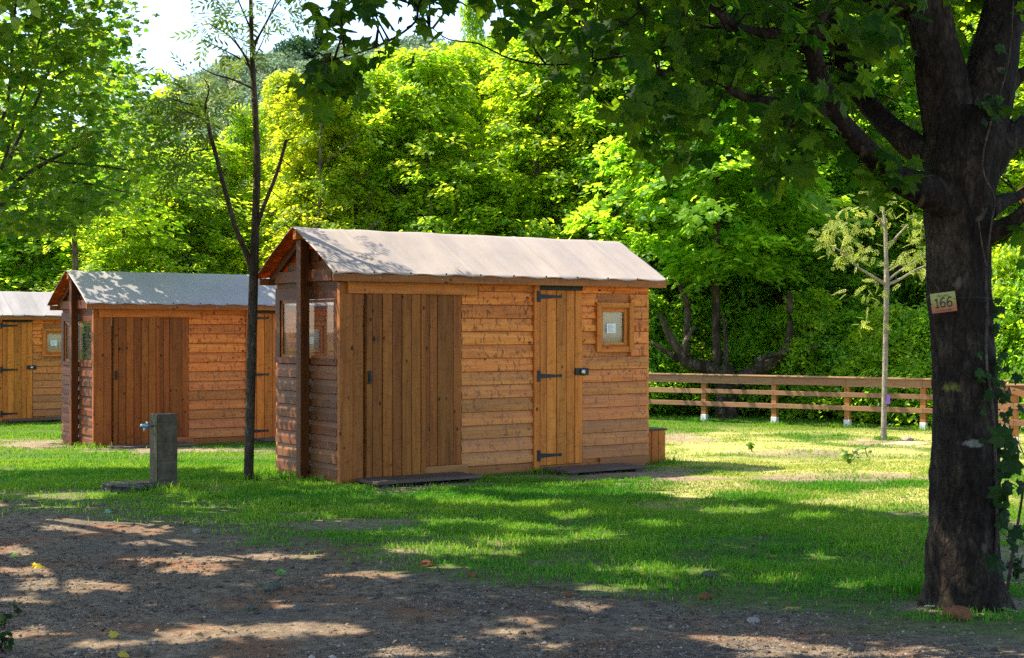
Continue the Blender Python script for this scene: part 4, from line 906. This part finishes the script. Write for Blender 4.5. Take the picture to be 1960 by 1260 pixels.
for (x0, y0, sx_, sy_, n) in ((395, 165, 34, 14, 26), (350, 205, 34, 22, 34), (400, 205, 28, 22, 26), (335, 250, 26, 22, 18), (380, 255, 36, 24, 26), (350, 310, 34, 26, 26), (385, 340, 36, 22, 20), (320, 195, 18, 10, 8), (430, 215, 16, 20, 12), (400, 45, 30, 18, 20), (440, 30, 34, 26, 28), (385, 75, 14, 12, 9), (420, 95, 20, 12, 11), (500, 15, 34, 22, 26), (545, 30, 14, 16, 10), (450, -40, 60, 30, 40), (520, -60, 50, 30, 30), (470, 70, 18, 18, 10), (480, -160, 70, 50, 60)):
    lo = y0 > 140 and x0 < 450; n = int(n * (1.15 if lo else .6)); q = np.stack([rng.normal(x0, sx_, n), rng.normal(y0, sy_, n), rng.normal(16.4 if lo else 16.0, .3, n)], 1)
    C = np.array([tuple(P(*r) - yv) for r in q]); a = rng.normal(0, .5, (n, 3)) + [0, 0, .1]
    lb.add(C, rng.normal(0, .5, (n, 3)) + [0, -.5, .7], a + np.array([(x0 - 440) / 120, -.2, -.25]),   .25 * (.7 + .5 * rng.random(n)), ASH, rng.random(n))
lb.build('crown', M_ASHL, ys)

# pale staked sapling before the fence
ws = empty('pale_sapling', (P(1690, 845, 25).x, 25, float(ground_z(6.34, 25)) - .02), 0, 'sapling with pale smooth trunk and drooping yellow-green leaves, before the fence', 'tree'); wv = Vector(ws.location)
tb = TB()
def wpx(L, sides=8, n=4): tb.tube([P(a, b, y) - wv for a, b, y, r in L], [r * .85 / FPX * y for a, b, y, r in L], sides, n)
wpx([(1691, 848, 25, 7), (1692, 800, 25, 6.2), (1694, 700, 25, 6), (1696, 600, 25, 5.6), (1697, 545, 25, 6.5), (1696, 490, 25, 4.6), (1694, 430, 25, 4.2), (1690, 400, 25, 2.5), (1684, 330, 25, 1)], 10)
wpx([(1696, 545, 25, 4), (1672, 530, 24.9, 3.2), (1640, 510, 24.8, 2.6), (1615, 485, 24.7, 2), (1590, 470, 24.7, 1.2)]); wpx([(1697, 545, 25, 4), (1722, 535, 25, 3), (1750, 518, 25, 2.4), (1780, 505, 25, 1.2)]); wpx([(1697, 540, 25, 3), (1720, 520, 25.1, 2.4), (1755, 500, 25.2, 1.4)])
wpx([(1696, 480, 25, 3), (1715, 455, 25, 2.6), (1738, 430, 25, 2)]); wpx([(1697, 520, 25, 2), (1725, 505, 24.8, 1.4)]); wpx([(1695, 440, 25, 2), (1680, 415, 25, 1.4), (1660, 395, 25, .8)])
tb.build('trunk', M_BARKW, ws)
lb = LB()
for (x0, y0, sx_, sy_, n) in ((1590, 440, 22, 14, 28), (1625, 430, 26, 14, 30), (1610, 480, 22, 18, 26), (1650, 480, 20, 16, 18), (1670, 560, 22, 12, 14), (1640, 555, 16, 10, 8), (1665, 395, 24, 14, 18), (1700, 375, 28, 14, 18), (1740, 425, 24, 20, 22), (1755, 480, 22, 16, 24), (1735, 500, 20, 14, 14), (1650, 610, 14, 12, 9), (1770, 500, 16, 14, 12), (1580, 470, 12, 10, 8)):
    n = int(n * 1.1); q = np.stack([rng.normal(x0, sx_, n), rng.normal(y0, sy_, n), rng.normal(24.9, .25, n)], 1); C = np.array([tuple(P(*r) - wv) for r in q])
    lb.add(C, rng.normal(0, .45, (n, 3)) + [0, -.5, .6], rng.normal(0, .45, (n, 3)) + [0, 0, -.75],   .15 * (.7 + .5 * rng.random(n)), ASH, rng.random(n))
lb.build('crown', M_PALE, ws)
m = MB(); q = P(1699, 765, 24.93) - wv; m.box(q.x - .02, q.x + .035, q.y - .03, q.y - .026, q.z - .075, q.z + .075, 2); m.build('ribbon', M_PURPLE, ws)

# ------------------------------------------------------------------ woodland
def lumpy(a, f, s): return 1 + .26 * np.sin(3 * a + 6 * f + s) + .24 * np.sin(5 * a - 13 * f + 2 * s) + .18 * np.sin(8 * a + 23 * f)
def crown_mesh(name, H, Rr, z0, nclump, per, leaf, seed, mat, shape=DIAM, spread=.55, tall=.8):
    g = np.random.default_rng(seed); lb = LB()
    f = g.random(nclump) ** .9; a = g.random(nclump) * 6.283
    prof = np.clip(np.minimum((f + .06) / .22, 1.0), 0, 1) ** .7 * (1 - .80 * np.clip((f - .18) / .82, 0, 1) ** 1.25)
    rad = Rr * prof * lumpy(a, f, seed) * (.35 + .85 * g.random(nclump) ** .6)
    out = np.stack([np.cos(a), np.sin(a), np.zeros(nclump)], 1)
    c = out * rad[:, None] + np.stack([np.zeros(nclump), np.zeros(nclump), z0 + (H - z0) * f], 1)
    cs = spread * (.55 + .8 * g.random(nclump)) * (1.05 - .5 * f)
    cn = nrm(out * .30 + [0, 0, 1] + g.normal(0, .18, (nclump, 3))); e1 = nrm(np.cross(cn, [0.3, .8, .1])); e2 = np.cross(cn, e1)
    i = np.repeat(np.arange(nclump), per); n = len(i); th = g.random(n) * 6.283; rr = np.sqrt(g.random(n)) * cs[i]
    C = c[i] + e1[i] * (np.cos(th) * rr)[:, None] + e2[i] * (np.sin(th) * rr)[:, None] + cn[i] * g.normal(0, .06, n)[:, None]
    C[:, 2] -= (rr / cs[i]) ** 2 * .12
    ct = g.normal(0, .20, nclump)
    N = cn[i] + g.normal(0, .34, (n, 3)); D = out[i] * .7 + g.normal(0, .6, (n, 3)) + [0, 0, -.35]
    lb.add(C, N, D, leaf * (.65 + .7 * g.random(n)), shape, np.clip(g.normal(.45, .2, n) + ct[i], 0, 1))
    return lb.mesh(name, mat)
def trunk_mesh(name, H, r, seed, stems=1, low=.22):
    g = random.Random(seed); tb = TB()
    for s in range(stems):
        dx, dy = (g.uniform(-.35, .35), g.uniform(-.3, .3)) if stems > 1 else (0, 0)
        tp = [(dx * .3, dy * .3, -.25), (dx, dy, H * .2), (dx * 1.6 + g.uniform(-.1, .1), dy * 1.6, H * .45), (dx * 2 + g.uniform(-.2, .2), dy * 2, H * .7), (dx * 2, dy * 2, H * .94)]
        tb.tube(tp, [r, r * .8, r * .6, r * .35, .02], 8, 4)
        for k in range(9):
            z = H * (low + (.80 - low) / 9 * k); a = g.uniform(0, 6.28); ln = H * .22 * (1.1 - k * .06)
            b = Vector((dx * 1.4, dy * 1.4, z)); e = Vector((math.cos(a) * ln, math.sin(a) * ln, ln * .75))
            tb.tube([b, b + e * .5 + Vector((0, 0, -.05)), b + e], [r * .36, r * .22, .012], 5, 3)
    return tb.mesh(name, M_BARKB)
PROTO = []
for k, (H, Rr, z0, nc, per, leaf, st, sh_, sp) in enumerate([(9, 2.2, .4, 640, 54, .130, 1, DIAM, .50), (9, 2.0, .5, 600, 54, .12, 2, DIAM, .46), (9, 2.4, .3, 640, 52, .14, 1, DIAM, .55), (9, 1.8, .4, 600, 52, .11, 1, DIAM, .42), (9, 2.0, .5, 420, 26, .26, 2, ASH, .5)]):
    PROTO.append((crown_mesh('crown', H, Rr, z0, nc, per, leaf, 50 + k, M_LEAF, sh_, sp), trunk_mesh('trunk', H, .11, 80 + k, st)))
BUSH = crown_mesh('foliage', 2.0, 1.25, .05, 330, 48, .095, 91, M_LEAF, DIAM, .42, .6)
first = {}
def put(kind, me_list, names, px, Y, top, wid, rz, col, label, cat, group, H=9.0, base=None):
    X = (px - CX) / FPX * Y; z = float(ground_z(X, Y)); sz = (CAMH - (top - CY) / FPX * Y - z) / H
    if kind not in first:
        r = empty(kind, (0, 0, 0)); first[kind] = r
    r = empty(kind, (X, Y, z), rz, label, cat, group); r.scale = (wid, wid, sz)
    for nm, me in zip(names, me_list):
        o = mobj(nm, me, r); o.color = col
    return r
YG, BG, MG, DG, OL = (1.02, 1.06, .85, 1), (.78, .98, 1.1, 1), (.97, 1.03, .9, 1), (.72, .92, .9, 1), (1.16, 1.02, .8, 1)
WG = 'trees of the woodland edge'
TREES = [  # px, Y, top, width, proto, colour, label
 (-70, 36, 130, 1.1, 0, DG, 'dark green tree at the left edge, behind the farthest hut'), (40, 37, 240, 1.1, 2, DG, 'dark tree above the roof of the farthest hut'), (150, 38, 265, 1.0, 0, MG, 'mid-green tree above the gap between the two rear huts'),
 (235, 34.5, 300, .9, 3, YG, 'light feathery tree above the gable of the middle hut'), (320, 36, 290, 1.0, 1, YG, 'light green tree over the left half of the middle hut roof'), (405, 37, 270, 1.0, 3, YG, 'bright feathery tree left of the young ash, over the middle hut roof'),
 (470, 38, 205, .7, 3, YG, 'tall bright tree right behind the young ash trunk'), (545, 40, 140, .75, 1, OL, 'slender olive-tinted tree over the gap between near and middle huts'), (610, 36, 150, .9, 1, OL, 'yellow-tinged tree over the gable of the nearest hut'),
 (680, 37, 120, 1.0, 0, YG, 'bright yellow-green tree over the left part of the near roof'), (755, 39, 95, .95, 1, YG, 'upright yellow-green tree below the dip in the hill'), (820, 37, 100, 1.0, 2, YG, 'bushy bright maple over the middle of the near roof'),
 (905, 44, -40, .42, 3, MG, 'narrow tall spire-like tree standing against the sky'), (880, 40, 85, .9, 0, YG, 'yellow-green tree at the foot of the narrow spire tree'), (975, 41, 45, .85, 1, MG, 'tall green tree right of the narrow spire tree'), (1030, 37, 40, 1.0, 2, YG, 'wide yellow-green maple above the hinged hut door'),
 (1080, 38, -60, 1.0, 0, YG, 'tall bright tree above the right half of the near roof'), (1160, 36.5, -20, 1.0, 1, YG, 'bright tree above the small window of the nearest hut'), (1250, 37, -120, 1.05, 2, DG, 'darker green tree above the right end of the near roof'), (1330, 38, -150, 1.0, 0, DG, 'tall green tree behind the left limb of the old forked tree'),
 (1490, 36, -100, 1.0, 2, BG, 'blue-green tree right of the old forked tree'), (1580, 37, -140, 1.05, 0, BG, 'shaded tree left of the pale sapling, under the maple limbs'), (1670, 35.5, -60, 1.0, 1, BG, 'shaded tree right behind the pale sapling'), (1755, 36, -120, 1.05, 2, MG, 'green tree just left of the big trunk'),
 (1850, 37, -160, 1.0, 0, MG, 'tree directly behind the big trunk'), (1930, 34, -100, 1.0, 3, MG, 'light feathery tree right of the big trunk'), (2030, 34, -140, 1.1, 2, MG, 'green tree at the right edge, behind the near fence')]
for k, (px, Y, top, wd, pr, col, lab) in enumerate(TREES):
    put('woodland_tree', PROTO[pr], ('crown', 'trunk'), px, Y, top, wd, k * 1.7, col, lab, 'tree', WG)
PROTO.append((crown_mesh('crown', 9, 1.7, 4.6, 300, 40, .11, 61, M_LEAF, DIAM, .42), trunk_mesh('trunk', 9, .07, 99, 1, .62)))
put('woodland_tree', PROTO[5], ('crown', 'trunk'), 146, 24.9, 60, 1.15, 1.0, MG, 'sparse high-crowned tree standing right behind the left gable of the middle hut', 'tree', WG)
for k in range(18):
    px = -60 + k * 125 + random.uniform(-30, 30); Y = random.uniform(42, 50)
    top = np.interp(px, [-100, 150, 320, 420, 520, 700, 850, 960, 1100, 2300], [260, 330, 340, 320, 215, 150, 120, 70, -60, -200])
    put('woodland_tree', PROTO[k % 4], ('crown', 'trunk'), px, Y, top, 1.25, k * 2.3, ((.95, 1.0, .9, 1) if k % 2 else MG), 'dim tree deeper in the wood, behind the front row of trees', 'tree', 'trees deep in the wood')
BSH = [
  (1215, 34.0, 560, 'bush right behind the end of the nearest hut'), (1290, 34.5, 600, 'low bush behind the left span of the fence'), (1465, 33.8, 600, 'low bush behind the fence, right of the forked tree'), (1545, 33, 560, 'bush behind the fence, between forked tree and pale sapling'), (1625, 32.5, 600, 'bush behind the fence, left of the pale sapling'), (1715, 31.2, 590, 'light bush behind the fence, right of the pale sapling'), (1775, 30.6, 620, 'bush behind the fence, left of the big trunk'), (1850, 30, 520, 'bush hidden behind the big trunk'), (1935, 29.5, 480, 'blue-green bush right of the big trunk, above the near fence'), (2020, 28.5, 480, 'bush at the right edge behind the near fence')]
for k, (px, Y, top, lab) in enumerate(BSH):
    put('bush', (BUSH,), ('foliage',), px, Y, top, 1.1, k * 2.1, [DG, MG, BG, YG, DG][k % 5] if px != 1715 else YG, lab, 'bush', 'bushes under the trees', 2.0)
for o in first.values(): bpy.data.objects.remove(o)

# old forked tree behind the fence
ft = empty('forked_tree', (P(1393, 800, 32.6).x, 32.6, -.32), 0, 'old low-forked tree with twisted bare limbs just behind the fence', 'tree'); fv = Vector(ft.location)
tb = TB()
def fpx(L, sides=9, n=4): tb.tube([P(a, b, y) - fv for a, b, y, r in L], [r / FPX * y for a, b, y, r in L], sides, n, .12)
fpx([(1392, 830, 32.6, 26), (1392, 780, 32.6, 22), (1390, 735, 32.6, 22), (1388, 700, 32.6, 18)], 14)
fpx([(1392, 735, 32.6, 18), (1355, 705, 32.4, 14), (1315, 695, 32.2, 12), (1298, 670, 32.1, 9), (1280, 640, 32.1, 7), (1262, 600, 32.1, 4)]); fpx([(1315, 692, 32.2, 9), (1313, 650, 32.2, 6.5), (1316, 590, 32.2, 6), (1302, 550, 32.2, 5), (1285, 530, 32.2, 3)]); fpx([(1322, 690, 32.2, 6), (1310, 660, 32, 5), (1330, 625, 32, 4)])
fpx([(1300, 690, 32.2, 6), (1270, 670, 32, 5), (1245, 655, 32, 3)])
fpx([(1375, 730, 32.7, 10), (1371, 640, 32.7, 8), (1370, 560, 32.7, 7.5), (1372, 480, 32.7, 6), (1374, 300, 32.7, 3)]); fpx([(1390, 720, 32.5, 6), (1389, 650, 32.5, 4), (1384, 600, 32.5, 3)])
fpx([(1400, 735, 32.6, 18), (1445, 712, 32.4, 14), (1485, 690, 32.2, 11), (1505, 665, 32.1, 9), (1512, 630, 32.1, 7), (1511, 560, 32.1, 5)]); fpx([(1445, 690, 32, 5), (1480, 680, 31.9, 4.5), (1530, 668, 31.8, 4), (1600, 662, 31.7, 2.5)])
tb.build('trunk', M_FORK, ft)
cm = crown_mesh('crown', 10.5, 2.4, 3.2, 480, 44, .18, 123, M_LEAF, STAR, .55); cr = mobj('crown', cm, ft); cr.color = DG

# roof corner of a cabin beyond the right edge
cb = empty('log_cabin', (9.45, 21.0, .12), R(-26), 'cabin whose rust-brown roof corner pokes in at the right edge', 'cabin')
m = MB()
for k in range(14): m.box(-.9, 4, .0, .12, k * .2, k * .2 + .19, 0)
m.build('wall', M_POST, cb)
m = MB(); m.hexa([(-2.02, -.6, 3.40), (1.3, -.6, 5.55), (1.3, 4, 5.55), (-2.02, 4, 3.40), (-2.02, -.6, 3.56), (1.3, -.6, 5.71), (1.3, 4, 5.71), (-2.02, 4, 3.56)], 0); m.build('roof', M_POST, cb)

# ------------------------------------------------------------------ hill
hx = np.linspace(-190, 260, 150); hy = np.linspace(90, 330, 60)
def hill_z(x, y):
    px = CX + FPX * x / 230.0
    py = np.interp(px, [-1400, -400, 0, 200, 300, 380, 440, 520, 600, 700, 800, 900, 1100, 1500, 2500], [560, 470, 330, 225, 168, 132, 112, 98, 92, 88, 78, 84, 70, 40, 0])
    zr = CAMH + (CY - py) / FPX * 230.0 - 1.6
    tt = np.clip((y - 95) / 135, 0, 1); fall = np.where(y > 230, 1 - .0016 * (y - 230), 1)
    return -.5 + (zr + .5) * (tt ** 1.25) * fall + (fbm(x * .05, y * .05, 8) - .5) * 5 * tt
HX, HY = np.meshgrid(hx, hy); nx = len(hx); ii = np.arange((len(hy) - 1) * (nx - 1)); i0 = (ii // (nx - 1)) * nx + ii % (nx - 1)
t = NT('hillside_soil'); oc = t.n('TexCoord').outputs['Object']; c = t.ramp(t.noise(oc, .4, 5), (.35, (.10, .12, .07)), (.65, (.22, .22, .15))); M_HILL = t.done(t.bsdf(c, .9, .1))
tag(mobj('hill', raw_mesh('hill', np.stack([HX.ravel(), HY.ravel(), hill_z(HX, HY).ravel()], 1), [np.stack([i0, i0 + 1, i0 + nx + 1, i0 + nx], 1)], M_HILL, smooth=True)), kind='structure')
nb = 3400; by = rng.uniform(140, 238, nb); bpx = rng.uniform(-100, 1100, nb); bxx = (bpx - CX) / FPX * by; bz = hill_z(bxx, by); bs = 1.0 + 1.5 * rng.random(nb) ** 1.5
per = 75; i = np.repeat(np.arange(nb), per); n = len(i); dv = nrm(rng.normal(0, 1, (n, 3))); dv[:, 2] = np.abs(dv[:, 2])
C = np.stack([bxx, by, bz], 1)[i] + dv * bs[i][:, None] * [1.1, 1.1, .85] * (.75 + .3 * rng.random((n, 1)))
bt = np.clip(rng.normal(.5, .25, nb), 0, 1); lb = LB(); lb.add(C, dv + rng.normal(0, .35, (n, 3)), rng.normal(0, 1, (n, 3)), .55 * (.6 + .7 * rng.random(n)), DIAM, np.clip(bt[i] + rng.normal(0, .15, n), 0, 1))
tag(lb.build('hillside_scrub', M_SCRUB), kind='stuff')
def round_tree(px, py, Y, r, label, name='hilltop_tree'):
    c = P(px, py, Y); o = empty(name, (c.x, Y, c.z - r), 0, label, 'tree', 'trees on the hill crest'); n = 2600
    k = 26; lc = nrm(rng.normal(0, 1, (k, 3))) * [r * .75, r * .75, r * .5]; lc[:, 2] = np.abs(lc[:, 2]); i = rng.integers(0, k, n)
    d = nrm(rng.normal(0, 1, (n, 3))); C = lc[i] + d * r * .38 + [0, 0, r * .75]; lb = LB(); lb.add(C, d + rng.normal(0, .4, (n, 3)), rng.normal(0, 1, (n, 3)), r * .14 * (.7 + .6 * rng.random(n)), DIAM, np.clip(rng.normal(.45, .25, n), 0, 1)); lb.build('crown', M_HTREE, o)
    tb = TB(); tb.tube([(0, 0, -1.5), (0, 0, r)], [.3, .2], 7, 1); tb.build('trunk', M_BARKB, o)
round_tree(566, 92, 226, 3.2, 'round dark tree on the hill crest'); round_tree(662, 96, 228, 2.0, 'smaller round tree on the crest right of the conifer'); round_tree(448, 122, 226, 2.2, 'low green tree on the crest behind the young ash trunk')
cf = P(609, 98, 226); co = empty('conifer', (cf.x, 226, cf.z - 1.5), 0, 'small pointed conifer on the hill crest beside the round tree', 'tree', 'trees on the hill crest')
n = 1800; f = rng.random(n) ** .7; a = rng.random(n) * 6.28; H = 5.6; tier = np.floor(f * 8) / 8; rr = 1.6 * (1 - f) ** .8 * (.45 + .75 * (1 - (f * 8 - np.floor(f * 8)))) * np.sqrt(rng.random(n))
C = np.stack([np.cos(a) * rr, np.sin(a) * rr, .6 + f * H], 1); lb = LB(); lb.add(C, rng.normal(0, .5, (n, 3)) + [0, 0, .6], np.stack([np.cos(a), np.sin(a), -.4 + 0 * a], 1), .42 * (.7 + .5 * rng.random(n)), DIAM, rng.random(n) * .5); lb.build('crown', M_HTREE, co)
tb = TB(); tb.tube([(0, 0, -1), (0, 0, 5)], [.2, .05], 6, 1); tb.build('trunk', M_BARKB, co)

# ------------------------------------------------------------------ small things on the ground
def rock_mesh(name, r, seed, mat, sq=(1, .8, .6), facet=.4):
    bm = bmesh.new(); bmesh.ops.create_icosphere(bm, subdivisions=3, radius=1)
    for v in bm.verts:
        q = v.co.copy(); k = 1 + .35 * mnoise.fractal(q * 1.1 + Vector((seed, 0, 0)), 1, 2, 3); v.co = Vector((q.x * sq[0], q.y * sq[1], q.z * sq[2])) * r * k
        v.co = Vector([round(c / (r * .5)) * r * .5 * facet + c * (1 - facet) for c in v.co])
    me = bpy.data.meshes.new(name); bm.to_mesh(me); bm.free(); me.materials.append(mat); return me
M_STONE = plain('grey_stone', (.11, .098, .082), .85, 0, .2, 25, .4); M_BRICK = plain('red_clod', (.16, .065, .03), .9, 0, .15, 30, .4); M_GREENST = plain('greenish_stone', (.075, .085, .06), .8, 0, .2, 30, .4); M_PALEST = plain('pale_stone', (.24, .21, .175), .85, 0, .2, 25, .3)
def gpt(px, py):
    Y = FPX * CAMH / (py - CY)
    for _ in range(6):
        X = (px - CX) / FPX * Y; Y = FPX * (CAMH - float(ground_z(X, Y))) / (py - CY)
    X = (px - CX) / FPX * Y; return Vector((X, Y, float(ground_z(X, Y))))
STN = [(1356, 1104, .045, M_GREENST, 'greenish stone lying on the shaded lawn edge'), (1350, 1146, .045, M_BRICK, 'reddish lump of earth below the greenish stone'), (1834, 1184, .085, M_BRICK, 'angular reddish stone in front of the big trunk'), (1086, 1142, .03, M_BRICK, 'small clod at the grass edge right of centre'), (905, 1105, .035, M_BRICK, 'small clod in the red soil at the grass edge'), (817, 1084, .05, M_BRICK, 'flat reddish stone at the lawn edge, centre left'), (600, 1078, .03, M_STONE, 'grey stone on the track left of the red soil'), (522, 1128, .05, M_GREENST, 'rounded stone in the middle of the track below the green leaf'), (572, 1170, .04, M_STONE, 'flat grey stone on the track, lower centre'), (480, 1166, .03, M_GREENST, 'small stone left of the flat grey stone'), (1442, 1192, .035, M_PALEST, 'pale flat stone on the track edge, right of centre'), (376, 1020, .035, M_PALEST, 'pale stone at the left grass edge'), (190, 1086, .03, M_STONE, 'dark stone on the left part of the track'), (370, 1065, .025, M_STONE, 'tiny dark stone left of centre on the track'), (1738, 846, .10, M_PALEST, 'light clod on the earth heap right of the pale sapling')]
for k, (px, py, r, mt_, lab) in enumerate(STN):
    g = gpt(px, py); o = mobj('stone', rock_mesh('stone', r, k * 3.7, mt_), None, g + Vector((0, 0, r * .28))); o.rotation_euler = (0, 0, k * 1.3); tag(o, lab, 'stone', 'loose stones and clods')
LF = [(60, 1088, .075, (.62, .45, .03), 'yellow fallen leaf on the left side of the track'), (530, 1098, .075, (.12, .36, .04), 'fresh green fallen leaf on the middle of the track'), (208, 1220, .05, (.55, .40, .04), 'yellow leaf near the bottom left corner of the track'), (228, 1257, .045, (.5, .36, .04), 'yellow leaf at the bottom edge of the track'), (200, 982, .06, (.25, .42, .30), 'pale green leaf at the edge of the lawn below the tap post'), (22, 1066, .05, (.12, .26, .06), 'green leaf at the far left of the track')]
for k, (px, py, s, col, lab) in enumerate(LF):
    g = gpt(px, py); lb = LB(); lb.add(np.array([[0, 0, .022]]), np.array([[.25, -.35, .8]]), np.array([[1, .3 * (-1) ** k, .1]]), np.array([s * 1.3]), MAPLE if k % 2 == 0 else HEART, np.array([.5])); m_ = leafmat('fallen_leaf', col, col, col, col, .3); o = lb.build('fallen_leaf', m_); o.location = g; tag(o, lab, 'leaf', 'fallen leaves on the track')
tb = TB(); a, b, c_, d_ = gpt(1770, 1167), gpt(1830, 1166), gpt(1880, 1163), gpt(1950, 1178); tb.tube([v + Vector((0, 0, .02)) for v in (a, b, c_, d_)], [.006, .010, .010, .005], 7, 5, .1); tag(tb.build('stick', M_BARKW), 'long pale stick lying in front of the big trunk', 'stick')
tb = TB(); tb.tube([gpt(1015, 1126) + Vector((0, 0, .012)), gpt(1050, 1130) + Vector((0, 0, .016)), gpt(1085, 1132) + Vector((0, 0, .01))], [.004, .006, .003], 6, 4, .1); tag(tb.build('stick', M_BARK2), 'short dark twig at the grass edge beside the small clod', 'stick')
# heap of earth right of the pale sapling
g = gpt(1735, 850); me = rock_mesh('earth_heap', .30, 5.5, plain('dug_earth', (.40, .28, .18), .95, 0, .1, 18, .35), (1.5, .8, .18), 0); tag(mobj('earth_heap', me, None, g + Vector((0, 0, -.02))), 'low heap of dug earth at the foot of the pale sapling', 'earth heap')
# weeds
def weed(px, py, h, nl, mat, label, seed):
    g_ = np.random.default_rng(seed); o = empty('weed', gpt(px, py), 0, label, 'weed', 'weeds and seedlings'); lb = LB(); tb = TB()
    for k in range(nl // 4 + 1):
        e = Vector((g_.normal(0, h * .4), g_.normal(0, h * .3), h * (.6 + .4 * g_.random()))); tb.tube([(0, 0, -.01), e * .5 + Vector((0, 0, .02)), e], [.003, .0025, .0015], 5, 3)
        C = np.array([tuple(e * f) for f in g_.uniform(.4, 1.05, 4)]); lb.add(C, g_.normal(0, .4, (4, 3)) + [0, -.2, .8], g_.normal(0, 1, (4, 3)), h * .42 * (.6 + .6 * g_.random(4)), HEART, g_.random(4))
    lb.build('leaves', mat, o); tb.build('stem', M_BARK2, o)
weed(8, 1205, .09, 20, M_IVY, 'dark weed at the bottom left corner of the track', 1); weed(34, 1180, .06, 10, M_IVY, 'small dark weed just above the corner weed, left edge', 2); weed(4, 1248, .10, 26, M_IVY, 'clump of dark weeds cut by the bottom left corner', 3)
weed(1440, 865, .16, 18, M_LEFT, 'small leafy weed on the sunny lawn, left of the dry strip', 4); weed(1625, 888, .2, 22, M_LEFT, 'leafy weed on the sunny lawn near the pale sapling', 5); weed(1660, 875, .14, 14, M_LEFT, 'low weed beside the leafy weed, closer to the pale sapling', 6); weed(1945, 1110, .16, 16, M_IVY, 'dark seedling at the foot of the maple shoot', 7)
